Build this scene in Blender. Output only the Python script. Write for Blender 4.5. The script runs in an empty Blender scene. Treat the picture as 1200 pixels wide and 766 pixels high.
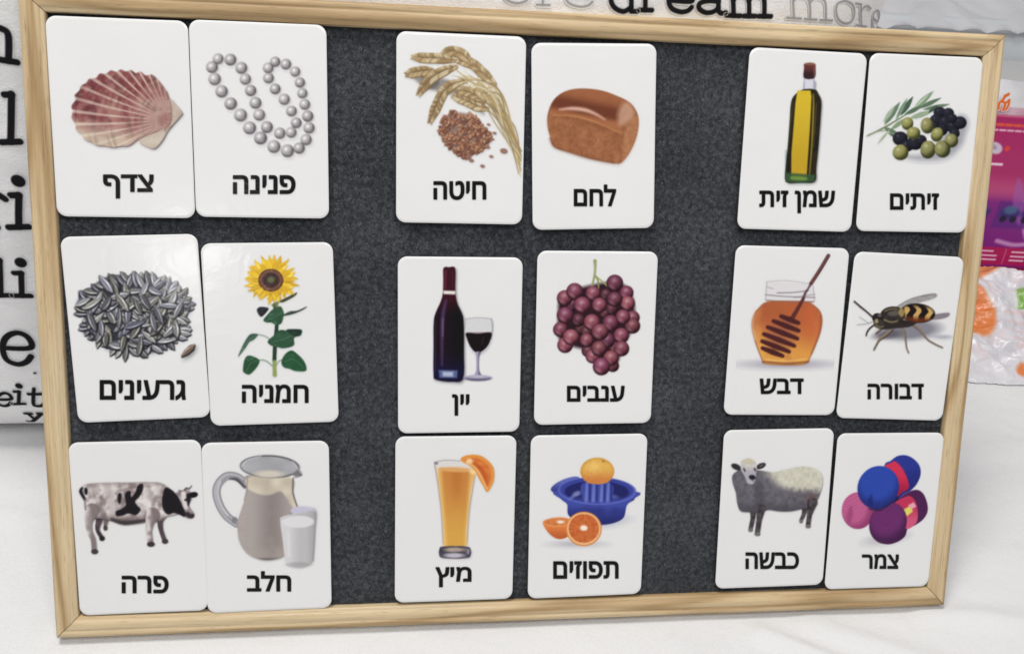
import bpy, bmesh, math, random
import numpy as np
from mathutils import Matrix, Vector

random.seed(7)
SC = bpy.context.scene
COL = SC.collection

# ------------------------------------------------------------------ camera
cam_d = bpy.data.cameras.new('camera')
cam_d.sensor_width = 36.0
cam_d.lens = 36.0 * 1023.2 / 1200.0
cam_d.clip_start = 0.01
cam_d.clip_end = 50
cam = bpy.data.objects.new('camera', cam_d)
COL.objects.link(cam)
RC = ((0.992138534, -0.005199546, -0.125036367),
      (-0.100738566, 0.559609166, -0.822611283),
      (0.074248702, 0.828740337, 0.554686023))
CAM = Vector((0.2146848, -0.3694346, 0.4924829))
cam.matrix_world = Matrix.Translation(CAM) @ Matrix(RC).transposed().transposed().to_4x4()
SC.camera = cam

# ------------------------------------------------------------------ light
world = bpy.data.worlds.new('World')
SC.world = world
world.use_nodes = True
world.node_tree.nodes['Background'].inputs[0].default_value = (1.0, 0.985, 0.97, 1)
world.node_tree.nodes['Background'].inputs[1].default_value = 0.28


def area(name, loc, target, size, power, color, size_y=None):
    d = bpy.data.lights.new(name, 'AREA')
    d.shape = 'RECTANGLE'
    d.size = size
    d.size_y = size_y or size
    d.energy = power
    d.color = color
    o = bpy.data.objects.new(name, d)
    COL.objects.link(o)
    o.location = loc
    o.rotation_euler = (Vector(target) - Vector(loc)).to_track_quat('-Z', 'Y').to_euler()
    return o


area('ceiling_light', (-0.15, 0.10, 2.15), (0.25, 0.15, 0.1), 0.55, 27.0, (1.0, 0.975, 0.94), 0.55)
area('added_room_fill', (0.75, -1.35, 2.35), (0.3, 0.1, 0.15), 1.2, 30.0, (0.98, 0.985, 1.0), 0.9)  # added fill lamp, no real window; set high so the cards don't mirror it
area('wall_lamp', (-0.345, -1.73, 0.91), (0.1, 0.0, 0.2), 0.11, 1.5, (1.0, 0.99, 0.96), 0.085)

SC.view_settings.view_transform = 'Standard'
SC.view_settings.look = 'None'
SC.view_settings.gamma = 1
SC.view_settings.exposure = 0.04
SC.cycles.filter_width = 1.6


# ------------------------------------------------------------------ helpers
def lin(c):
    c = np.asarray(c, float) / 255.0
    return np.where(c <= 0.04045, c / 12.92, ((np.maximum(c, 0) + 0.055) / 1.055) ** 2.4)


WHITE = 222.0
CARD = 0.74


def base(c):
    return np.clip(lin(c) / lin(WHITE) * CARD, 0.004, 0.9)


def link_mesh(name, verts, faces, mat, parent=None, smooth=True, cols=None):
    me = bpy.data.meshes.new(name)
    me.from_pydata([tuple(v) for v in verts], [], [tuple(f) for f in faces])
    if cols is not None:
        at = me.color_attributes.new('print', 'FLOAT_COLOR', 'POINT')
        c4 = np.ones((len(verts), 4), np.float32)
        c4[:, :3] = cols
        at.data.foreach_set('color', c4.ravel())
    me.polygons.foreach_set('use_smooth', [smooth] * len(me.polygons))
    me.materials.append(mat)
    me.update()
    o = bpy.data.objects.new(name, me)
    COL.objects.link(o)
    if parent:
        o.parent = parent
    return o


def tag(o, label=None, cat=None, group=None, kind=None):
    if label: o['label'] = label
    if cat: o['category'] = cat
    if group: o['group'] = group
    if kind: o['kind'] = kind
    return o


def empty(name, loc, rot=(0, 0, 0), parent=None):
    o = bpy.data.objects.new(name, None)
    COL.objects.link(o)
    o.location = loc
    o.rotation_euler = rot
    o.empty_display_size = 0.02
    if parent: o.parent = parent
    return o


def nodes(name):
    m = bpy.data.materials.new(name)
    m.use_nodes = True
    nt = m.node_tree
    return m, nt, nt.nodes['Principled BSDF'], nt.nodes.new, nt.links.new


def ramp(N, stops):
    r = N('ShaderNodeValToRGB')
    e = r.color_ramp.elements
    while len(e) < len(stops): e.new(0.5)
    for k, (p, c) in enumerate(stops):
        e[k].position = p
        e[k].color = (*c, 1)
    return r


# value noise
_rng = np.random.RandomState(3)
_LAT = _rng.rand(8, 64, 64)


def vn(x, y, s, seed=0):
    x = x / s + 17.3 * seed; y = y / s + 9.1 * seed
    xi = np.floor(x).astype(int); yi = np.floor(y).astype(int)
    fx = x - xi; fy = y - yi
    fx = fx * fx * (3 - 2 * fx); fy = fy * fy * (3 - 2 * fy)
    L = _LAT[seed % 8]
    g = lambda a, b: L[b % 64, a % 64]
    return (g(xi, yi) * (1 - fx) + g(xi + 1, yi) * fx) * (1 - fy) + (g(xi, yi + 1) * (1 - fx) + g(xi + 1, yi + 1) * fx) * fy


def fbm(x, y, s, seed=0, o=3):
    t = 0; a = 0.5; n = 0
    for k in range(o):
        t = t + a * vn(x, y, s / 2 ** k, seed + k); n += a; a *= 0.5
    return t / n


def lerp(a, b, t):
    a = np.asarray(a, float); b = np.asarray(b, float)
    t = np.clip(t, 0, 1)
    if np.ndim(t) > 0: t = t[..., None]
    return a * (1 - t) + b * t


def sst(a, b, x):
    t = np.clip((x - a) / (b - a), 0, 1)
    return t * t * (3 - 2 * t)


def spline(pts, closed=True, n=6):
    p = np.array(pts, float)
    out = []
    m = len(p)
    rng_ = range(m) if closed else range(m - 1)
    for i in rng_:
        if closed:
            a, b, c, d = p[i - 1], p[i], p[(i + 1) % m], p[(i + 2) % m]
        else:
            a, b, c, d = p[max(i - 1, 0)], p[i], p[i + 1], p[min(i + 2, m - 1)]
        for k in range(n):
            t = k / n
            out.append(0.5 * ((2 * b) + (c - a) * t + (2 * a - 5 * b + 4 * c - d) * t * t + (3 * b - 3 * c + d - a) * t ** 3))
    if not closed: out.append(p[-1])
    return np.array(out)


def soften(A, r, sat, lift):
    """the soft dot gain and slightly muted inks of a cheap print"""
    pm = np.concatenate([A.c, A.a[..., None]], -1)
    for ax in (0, 1):
        for _ in range(r):
            q = pm.copy()
            sl = [slice(None)] * 3; sr = [slice(None)] * 3; sc = [slice(None)] * 3
            sl[ax] = slice(0, -2); sr[ax] = slice(2, None); sc[ax] = slice(1, -1)
            q[tuple(sc)] = .5 * pm[tuple(sc)] + .25 * pm[tuple(sl)] + .25 * pm[tuple(sr)]
            pm = q
    A.c = pm[..., :3]; A.a = pm[..., 3]
    g = A.c.mean(-1, keepdims=True)
    A.c = g + (A.c - g) * sat
    A.c = np.where(A.a[..., None] > .001, A.c + lift * (1 - A.c / 222.0), A.c)


class Art:
    """a flat print, painted on a fine grid of points"""
    SOFT = 3.0

    def __init__(s, X, Y, bg=(WHITE,) * 3):
        s.X, s.Y = X, Y
        s.c = np.zeros(X.shape + (3,)) + np.array(bg)
        s.a = np.zeros(X.shape)

    def put(s, m, col, op=1.0):
        m = np.clip(m, 0, 1) * op
        s.c = s.c * (1 - m[..., None]) + np.asarray(col, float) * m[..., None]
        s.a = s.a + (1 - s.a) * m

    def edge(s, d, soft=None):
        w = soft or s.SOFT
        return np.clip(0.5 - d / w, 0, 1)

    def poly(s, pts, smooth=True, soft=None, n=5):
        p = spline(pts, True, n) if smooth else np.array(pts, float)
        X, Y = s.X, s.Y
        d = np.full(X.shape, 1e9); ins = np.zeros(X.shape, bool)
        m = len(p)
        x0, y0 = p.min(0) - 30; x1, y1 = p.max(0) + 30
        w = (X > x0) & (X < x1) & (Y > y0) & (Y < y1)
        x, y = X[w], Y[w]
        dd = d[w]; ii = ins[w]
        for i in range(m):
            a = p[i]; b = p[(i + 1) % m]; e = b - a
            L = e @ e + 1e-9
            t = np.clip(((x - a[0]) * e[0] + (y - a[1]) * e[1]) / L, 0, 1)
            dd = np.minimum(dd, (x - a[0] - t * e[0]) ** 2 + (y - a[1] - t * e[1]) ** 2)
            cr = ((a[1] > y) != (b[1] > y)) & (x < (b[0] - a[0]) * (y - a[1]) / (b[1] - a[1] + 1e-12) + a[0])
            ii = ii ^ cr
        dd = np.sqrt(dd)
        d[w] = np.where(ii, -dd, dd)
        return s.edge(d, soft)

    def stroke(s, pts, w, smooth=True, soft=None):
        p = np.array(pts, float)
        ws = np.array(w if hasattr(w, '__len__') else [w] * len(p), float)
        if smooth and len(p) > 2:
            q = spline(p, False, 6)
            ws = np.interp(np.linspace(0, len(p) - 1, len(q)), np.arange(len(p)), ws)
            p = q
        best = np.full(s.X.shape, 1e9)
        for i in range(len(p) - 1):
            a, b = p[i], p[i + 1]; e = b - a; L = e @ e + 1e-9
            t = np.clip(((s.X - a[0]) * e[0] + (s.Y - a[1]) * e[1]) / L, 0, 1)
            d = np.hypot(s.X - a[0] - t * e[0], s.Y - a[1] - t * e[1]) - (ws[i] * (1 - t) + ws[i + 1] * t) / 2
            best = np.minimum(best, d)
        return s.edge(best, soft)

    def uv(s, cx, cy, rx, ry, ang=0):
        a = math.radians(ang)
        dx, dy = s.X - cx, s.Y - cy
        return (dx * math.cos(a) + dy * math.sin(a)) / rx, (-dx * math.sin(a) + dy * math.cos(a)) / ry

    def ell(s, cx, cy, rx, ry, ang=0, soft=None):
        u, v = s.uv(cx, cy, rx, ry, ang)
        return s.edge((np.hypot(u, v) - 1) * min(rx, ry), soft)

    def ball(s, cx, cy, rx, ry, dark, mid, hi, ang=0, l=(-.4, -.5), spec=1.0, op=1.0, tight=.22):
        u, v = s.uv(cx, cy, rx, ry, ang)
        r = np.hypot(u, v)
        z = np.sqrt(np.clip(1 - r * r, 0, 1))
        lam = np.clip(u * l[0] + v * l[1] + z * .75, 0, 1)
        col = lerp(dark, mid, sst(.05, .8, lam))
        sp = np.exp(-((u - l[0] * .8) ** 2 + (v - l[1] * .8) ** 2) / tight ** 2)
        col = lerp(col, hi, sp * spec)
        s.put(s.edge((r - 1) * min(rx, ry)), col, op)

    def shadow(s, m, op, col=(110, 108, 118)):
        s.put(m, col, op)


def rnd(a, b): return random.uniform(a, b)


# ------------------------------------------------------------------ the printed pictures
def art_shell(A):
    X, Y = A.X, A.Y
    fan = [(420, 262), (395, 238), (370, 240), (352, 226), (335, 232), (318, 221), (300, 226), (282, 219), (264, 227), (245, 222),
           (228, 234), (205, 234), (190, 250), (168, 252), (155, 268), (137, 278), (132, 294), (115, 312), (117, 330), (104, 350), (107, 372),
           (104, 395), (118, 415), (120, 436), (138, 452), (150, 470), (172, 480), (195, 492), (222, 494), (250, 499), (280, 495),
           (310, 492), (345, 468), (400, 445), (460, 420), (462, 370), (452, 320), (440, 290)]
    fan2 = [(x + 5, y + 5) for x, y in fan]
    A.put(A.poly(fan2, soft=7), (80, 60, 62), .75)
    ear = [(345, 478), (372, 496), (402, 503), (430, 474), (452, 436), (497, 385), (500, 370), (480, 345), (456, 322), (440, 350), (430, 430), (370, 460)]
    A.put(A.poly([(x + 5, y + 5) for x, y in ear], soft=6), (70, 60, 60), .7)
    ec = lerp((208, 198, 182), (170, 150, 138), fbm(X, Y, 40, 1))
    A.put(A.poly(ear), ec)
    hx, hy = 455, 402
    th = np.arctan2(Y - hy, X - hx); r = np.hypot(X - hx, Y - hy)
    rr = r / 350.0
    a = np.where(th < 0, th + 2 * math.pi, th)      # 2.7 .. 4.6
    ph = a * 19 / 1.9
    rib = .5 + .5 * np.cos(ph * 2 * math.pi * .62 + .8)
    band = fbm(r * 1.0, a * 70, 26, 2)
    blot = fbm(X, Y, 46, 4)
    ph = ph + .12 * np.sin(r * .012)
    rib = .5 + .5 * np.cos(ph * 2 * math.pi * .74 + .8)
    c = lerp((122, 62, 66), (160, 112, 106), sst(.35, .75, blot * .6 + band * .4))
    c = lerp(c, (92, 46, 52), sst(.52, .8, vn(r * .6, a * 120, 16, 6)) * sst(.25, .8, rr) * .7)
    c = lerp(c, (206, 186, 172), sst(.70, .98, rib) * (.55 + .45 * vn(r, a * 60, 30, 1)))
    c = lerp(c, (192, 160, 146), sst(.45, .9, vn(X, Y, 12, 3)) * .30)
    c = lerp(c, (176, 146, 142), sst(.42, .10, rr) * .45)
    c = lerp(c, (212, 200, 176), sst(395, 480, Y - (X - 250) * .18) * .75)
    c = lerp(c, (190, 165, 150), (1 - sst(.12, .5, rr)) * .45)
    c = c * (1 - .16 * sst(.5, 1, vn(r, a * 30, 9, 5)))[..., None]
    A.put(A.poly(fan), c)
    A.put(A.ell(436, 400, 20, 24, 20, soft=14), (140, 88, 88), .5)
    A.put(A.stroke([(448, 300), (462, 350), (462, 400), (440, 440)], 5, soft=6), (120, 88, 80), .7)
    A.put(A.stroke([(345, 468), (400, 446), (455, 425)], 5, soft=6), (150, 120, 105), .7)


def art_pearls(A):
    P = [(88, 183, 22), (111, 152, 20), (157, 155, 22), (198, 186, 22), (213, 228, 21), (233, 271, 21), (251, 317, 22), (265, 362, 22),
         (294, 408, 22), (342, 431, 21), (385, 428, 20), (404, 392, 20), (386, 348, 20), (359, 304, 21), (325, 265, 20), (300, 224, 20),
         (299, 186, 20), (325, 163, 19), (365, 172, 20), (400, 200, 19), (418, 241, 19), (427, 281, 19), (436, 323, 20), (447, 367, 21),
         (452, 411, 21), (441, 455, 21), (415, 487, 21), (371, 497, 24), (320, 481, 24), (270, 449, 24), (229, 411, 24), (195, 363, 24),
         (158, 320, 23), (124, 274, 23), (98, 228, 23)]
    for x, y, r in P:
        A.put(A.ell(x + 5, y + 5, r, r, soft=10), (150, 146, 150), .5)
    for k, (x, y, r) in enumerate(P):
        d = 6 * math.sin(k * 2.1)
        A.ball(x, y, r, r, (84 + d, 78 + d, 82 + d), (176 + d, 172 + d, 173 + d), (240, 238, 238), l=(-.32, -.35), tight=.30, spec=.95)
        A.put(A.ell(x + r * .3, y + r * .5, r * .4, r * .22, -30, soft=8), (158, 152, 156), .6)


def art_wheat(A):
    def stem(p, w, c): A.put(A.stroke(p, w, soft=3), c, .95)
    A.put(A.poly([(130, 190), (250, 215), (360, 330), (300, 300), (240, 262), (150, 235)], soft=14), (70, 62, 55), .55)
    A.put(A.poly([(80, 180), (160, 175), (190, 215), (150, 240), (100, 205)], soft=12), (75, 70, 66), .55)
    for k in range(34):
        x0 = 250 + rnd(-20, 90); y0 = 140 + rnd(-10, 130)
        stem([(x0, y0), (382 + rnd(-34, 38), 262 + rnd(-34, 44)), (450 + rnd(-22, 26), 390 + rnd(-20, 40)), (494 + rnd(-8, 8), 470 + rnd(0, 95))],
             [3, 5, 5, 3], random.choice([(186, 172, 138), (160, 142, 104), (205, 195, 168), (140, 122, 88), (178, 150, 90)]))

    def earof(path, w=24):
        q = spline(path, False, 12)
        L = np.concatenate([[0], np.cumsum(np.hypot(*np.diff(q, axis=0).T))])
        n = int(L[-1] / 9)
        for i in range(n + 1):
            t = L[-1] * i / n
            x = np.interp(t, L, q[:, 0]); y = np.interp(t, L, q[:, 1])
            x2 = np.interp(min(t + 4, L[-1]), L, q[:, 0]); y2 = np.interp(min(t + 4, L[-1]), L, q[:, 1])
            x1 = np.interp(max(t - 4, 0), L, q[:, 0]); y1 = np.interp(max(t - 4, 0), L, q[:, 1])
            a = math.degrees(math.atan2(y2 - y1, x2 - x1))
            k = min(1, .45 + 2.2 * min(i, n - i) / n)
            for sg in (-1, 1):
                nx, ny = -math.sin(math.radians(a)) * sg, math.cos(math.radians(a)) * sg
                cx, cy = x + nx * w * .42 * k, y + ny * w * .42 * k
                A.put(A.ell(cx + 1, cy + 2, 14 * k, 8.5 * k, a - sg * 32), (104, 84, 56), .9)
                c = random.choice([(196, 174, 134), (178, 152, 110), (212, 196, 160), (156, 130, 92)])
                A.put(A.ell(cx, cy, 13 * k, 6.4 * k, a - sg * 32, soft=4), c, .95)
    for p in ([(250, 128), (310, 140), (355, 178), (400, 220)], [(240, 262), (290, 280), (330, 300), (372, 312)], [(255, 240), (310, 252), (360, 285)],
              [(195, 112), (235, 95), (275, 105), (310, 140)], [(65, 182), (110, 172), (165, 165)], [(88, 116), (140, 120), (195, 122), (245, 130)],
              [(112, 258), (150, 205), (200, 172), (255, 152)], [(155, 362), (178, 305), (208, 245), (245, 218), (290, 205)]):
        earof(p)
    pile = [(190, 395), (205, 345), (240, 322), (290, 325), (325, 340), (350, 375), (382, 405), (375, 440), (345, 470), (315, 480), (290, 497), (255, 480), (225, 455), (200, 425)]
    A.put(A.poly([(x + 4, y + 5) for x, y in pile], soft=12), (110, 84, 74), .8)
    P = spline(pile)
    from itertools import count
    cx, cy = P.mean(0)
    for k in range(330):
        j = random.randrange(len(P)); t = math.sqrt(rnd(0, 1)) * 1.02
        x = cx + (P[j, 0] - cx) * t; y = cy + (P[j, 1] - cy) * t
        c = random.choice([(168, 118, 92), (146, 98, 76), (188, 142, 112), (120, 78, 62), (178, 128, 96)])
        an = rnd(0, 180)
        A.put(A.ell(x + 1, y + 2, 9, 6, an), (84, 54, 46), .7)
        A.put(A.ell(x, y, 7.5, 4.6, an), c, .95)
    for x, y, r in ((432, 469, 13), (385, 490, 7), (352, 526, 8), (397, 402, 7), (372, 455, 8), (310, 505, 9), (390, 425, 6), (362, 385, 9), (375, 370, 6), (300, 492, 9)):
        A.put(A.ell(x + 2, y + 2, r * 1.1, r * .8, 10), (90, 60, 56), .7)
        A.put(A.ell(x, y, r, r * .65, 10), (150, 112, 92), .95)


def art_bread(A):
    X, Y = A.X, A.Y
    out = [(85, 345), (88, 300), (110, 250), (155, 218), (215, 208), (290, 215), (350, 235), (400, 260), (428, 296), (436, 340), (425, 400), (398, 458), (366, 493),
           (340, 494), (250, 476), (170, 452), (112, 432), (96, 395)]
    A.put(A.poly([(x, y + 4) for x, y in out], soft=9), (150, 130, 120), .5)
    n = fbm(X, Y, 26, 1); n2 = fbm(X, Y, 9, 3)
    c = lerp((180, 122, 84), (132, 80, 50), n * .6 + n2 * .6)
    c = lerp(c, (126, 76, 50), sst(40, 0, Y - (300 + (X - 100) * .25)) * .4)
    A.put(A.poly(out), c)
    top = [(92, 312), (112, 252), (158, 218), (215, 208), (290, 215), (350, 236), (392, 258), (400, 285), (382, 310), (370, 345), (374, 378), (345, 362), (300, 345), (240, 328), (185, 312), (130, 306)]
    t = sst(208, 330, Y - (X - 200) * .2)
    ct = lerp((158, 98, 64), (100, 50, 34), sst(.0, .5, t))
    ct = lerp(ct, (168, 108, 70), sst(.72, 1, t))
    ct = lerp(ct, (128, 72, 46), n * .4)
    A.put(A.poly(top, soft=7), ct)
    A.put(A.poly([(362, 350), (356, 300), (380, 262), (405, 268), (420, 300), (405, 330)], soft=22), (190, 148, 122), .85)
    A.put(A.stroke([(132, 288), (180, 284), (230, 290), (270, 305), (305, 326)], [4, 13, 14, 10, 3], soft=11), (232, 190, 172), .85)
    A.put(A.stroke([(110, 310), (180, 312), (240, 326), (300, 348), (372, 380)], 5, soft=8), (196, 132, 84), .8)
    A.put(A.stroke([(374, 380), (378, 420), (366, 490)], 6, soft=10), (128, 76, 50), .6)
    A.put(A.poly([(380, 385), (392, 345), (428, 310), (434, 345), (424, 400), (398, 455), (370, 487)], soft=12), lerp((190, 134, 96), (160, 106, 72), n2), .75)
    A.put(A.stroke([(96, 400), (112, 430), (170, 452), (250, 476), (340, 493)], 8, soft=10), (120, 72, 46), .6)


def art_oil(A):
    X, Y = A.X, A.Y
    body = [(280, 150), (322, 150), (324, 186), (338, 204), (350, 236), (347, 300), (338, 420), (330, 500), (324, 556), (265, 562), (206, 556), (208, 480), (216, 400), (222, 320), (228, 240), (242, 208), (274, 186)]
    A.put(A.poly([(x + 5, y + 4) for x, y in body], soft=9, n=4), (90, 90, 100), .5)
    A.put(A.poly([(280, 138), (322, 138), (325, 192), (275, 192)], smooth=False), lerp((205, 204, 214), (150, 148, 172), sst(12, 24, abs(X - 300))))
    b2 = [(276, 186), (324, 186), (339, 206), (350, 236), (347, 300), (338, 420), (330, 500), (324, 556), (265, 560), (207, 556), (208, 480), (216, 400), (222, 320), (228, 240), (243, 208)]
    A.put(A.poly(b2, n=4), lerp((44, 38, 22), (26, 24, 16), vn(X, Y, 30, 1)))
    cy = lerp((206, 176, 44), (186, 152, 36), sst(200, 520, Y))
    A.put(A.poly([(254, 190), (306, 190), (310, 215), (306, 300), (298, 430), (290, 545), (229, 538), (230, 440), (240, 320), (246, 240)], smooth=False, soft=4), cy)
    A.put(A.stroke([(317, 205), (318, 260), (312, 400), (302, 530)], [4, 7, 6, 4], soft=4), (150, 130, 40), .9)
    A.put(A.stroke([(330, 240), (326, 300), (318, 420)], 3, soft=4), (120, 104, 50), .6)
    A.put(A.stroke([(236, 235), (226, 330), (216, 440)], 3, soft=4), (100, 96, 60), .5)
    A.put(A.poly([(207, 520), (326, 528), (322, 556), (265, 561), (206, 556)], smooth=False, soft=8), (52, 84, 56), .9)
    A.put(A.poly([(232, 534), (288, 538), (286, 550), (232, 548)], soft=6), (120, 150, 60), .8)
    A.put(A.stroke([(208, 430), (206, 540)], 5, soft=5), (70, 100, 90), .5)
    A.put(A.poly([(282, 84), (322, 84), (327, 100), (322, 140), (280, 140), (280, 100)]), lerp((96, 48, 46), (48, 30, 34), sst(95, 130, Y)))
    A.put(A.ell(303, 84, 21, 6), (128, 84, 70))
    A.put(A.stroke([(322, 92), (322, 135)], 6, soft=6), (150, 100, 90), .6)


def art_olives(A):
    A.put(A.poly([(180, 430), (300, 420), (400, 290), (440, 270), (462, 300), (450, 350), (430, 400), (370, 448), (260, 455)], soft=26), (120, 120, 134), .6)
    A.put(A.stroke([(55, 356), (130, 318), (210, 270)], [5, 8, 5]), (118, 130, 96))
    A.put(A.stroke([(60, 350), (110, 335), (160, 338)], [3, 5, 3]), (136, 148, 120))
    leaves = [((125, 310), (186, 220), 24, (96, 118, 98)), ((120, 300), (165, 235), 16, (150, 166, 142)), ((190, 272), (238, 198), 22, (64, 88, 70)), ((170, 290), (215, 205), 16, (110, 134, 112)),
              ((238, 252), (320, 176), 24, (118, 140, 112)), ((245, 240), (300, 190), 12, (160, 176, 150)), ((262, 245), (350, 203), 18, (84, 106, 84)),
              ((280, 250), (384, 228), 18, (92, 114, 92)), ((150, 330), (210, 285), 18, (120, 140, 108)), ((120, 322), (185, 350), 18, (92, 112, 88)),
              ((225, 285), (318, 255), 22, (138, 156, 130)), ((98, 386), (145, 330), 10, (150, 160, 136)), ((205, 270), (275, 235), 18, (80, 104, 82)),
              ((140, 345), (195, 372), 12, (70, 88, 66)), ((300, 262), (340, 232), 14, (60, 80, 62))]
    for a, b, w, c in leaves:
        m = ((a[0] + b[0]) / 2, (a[1] + b[1]) / 2)
        q1 = (a[0] * .75 + b[0] * .25, a[1] * .75 + b[1] * .25); q3 = (a[0] * .25 + b[0] * .75, a[1] * .25 + b[1] * .75)
        A.put(A.stroke([a, q1, m, q3, b], [2, w * .8, w, w * .7, 1]), c)
        A.put(A.stroke([a, b], 2, soft=3), tuple(v * 1.25 for v in c), .7)
    for x, y, r in ((345, 262, 22), (380, 264, 20), (330, 292, 22), (368, 300, 24), (398, 318, 24), (426, 302, 24), (350, 330, 24), (187, 366, 27), (215, 395, 22), (247, 382, 28), (270, 372, 20), (320, 320, 20), (395, 285, 18), (405, 345, 18)):
        A.ball(x, y, r * 1.14, r * 1.06, (14, 14, 22), (34, 34, 46), (120, 120, 140), spec=.5, tight=.16)
    for x, y, rx, ry, a in ((216, 306, 22, 25, 10), (295, 314, 25, 31, -5), (240, 344, 26, 24, 0), (334, 350, 23, 28, 20), (392, 374, 26, 27, 0), (188, 422, 30, 30, 0), (298, 410, 29, 35, 5), (356, 408, 30, 33, -15)):
        k = rnd(-8, 8)
        A.ball(x, y, rx * 1.06, ry * 1.04, (58 + k, 60 + k, 30), (140 + k, 138 + k, 84), (210, 206, 170), ang=a, spec=.6, tight=.25)
    A.put(A.ell(302, 368, 8, 7, soft=5), (230, 228, 222), .8)
    A.put(A.ell(190, 392, 12, 3, soft=5), (190, 180, 120), .4)


def seed_shape(A, x, y, l, w, an, c):
    a = math.radians(an)
    dx, dy = math.cos(a), math.sin(a)
    p = [(x - dx * l, y - dy * l), (x - dx * l * .3, y - dy * l * .3), (x + dx * l * .4, y + dy * l * .4), (x + dx * l, y + dy * l)]
    A.put(A.stroke([(q[0] + 1.5, q[1] + 3) for q in p], [w * .5, w * 1.25, w * 1.35, 2]), (18, 18, 26), .95)
    A.put(A.stroke(p, [w * .4, w, w * 1.1, 1]), c)
    nx, ny = -dy, dx
    for o_, cc in ((-.28, tuple(min(240, v * 1.8 + 55) for v in c)), (.22, tuple(min(225, v * 1.4) for v in c))):
        A.put(A.stroke([(p[0][0] + nx * w * o_ * .4, p[0][1] + ny * w * o_ * .4), (x + nx * w * o_, y + ny * w * o_), (p[3][0], p[3][1])], [1, w * .24, .5], soft=3), cc, .95)


def art_seeds(A):
    out = [(95, 262), (130, 230), (190, 185), (250, 175), (310, 180), (390, 182), (440, 205), (480, 222), (510, 260), (524, 300), (505, 345), (512, 390), (470, 430), (400, 470), (300, 478), (225, 468), (165, 430), (110, 390), (120, 350), (90, 305)]
    A.put(A.poly([(x + (x - 310) * .03, y + 6) for x, y in out], soft=20), (120, 122, 146), .7)
    A.put(A.poly(out, soft=14), (48, 50, 60), 1)
    P = spline(out); cx, cy = 310, 325
    items = []
    for k in range(60):
        j = int(k / 60 * len(P)); t = rnd(.86, .98)
        items.append((cx + (P[j, 0] - cx) * t, cy + (P[j, 1] - cy) * t, rnd(28, 38), rnd(18, 24), math.degrees(math.atan2(P[j, 1] - cy, P[j, 0] - cx)) + rnd(-50, 50)))
    for k in range(125):
        j = random.randrange(len(P)); t = math.sqrt(rnd(0, .8))
        items.append((cx + (P[j, 0] - cx) * t, cy + (P[j, 1] - cy) * t, rnd(28, 42), rnd(19, 26), rnd(0, 360)))
    for it in items:
        v = rnd(66, 122)
        w = rnd(-6, 10)
        seed_shape(A, *it, (v + w * .7, v + w * .6, v + 5 - w * .6))
    for k in range(16):
        x, y = rnd(180, 450), rnd(220, 420)
        A.put(A.stroke([(x, y), (x + rnd(-24, 24), y + rnd(-18, 18))], [6, 2], soft=5), (200, 196, 172), .6)
    A.put(A.ell(526, 478, 34, 16, -42, soft=14), (120, 118, 122), .6)
    seed_shape(A, 520, 466, 34, 20, -42, (92, 76, 66))


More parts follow.
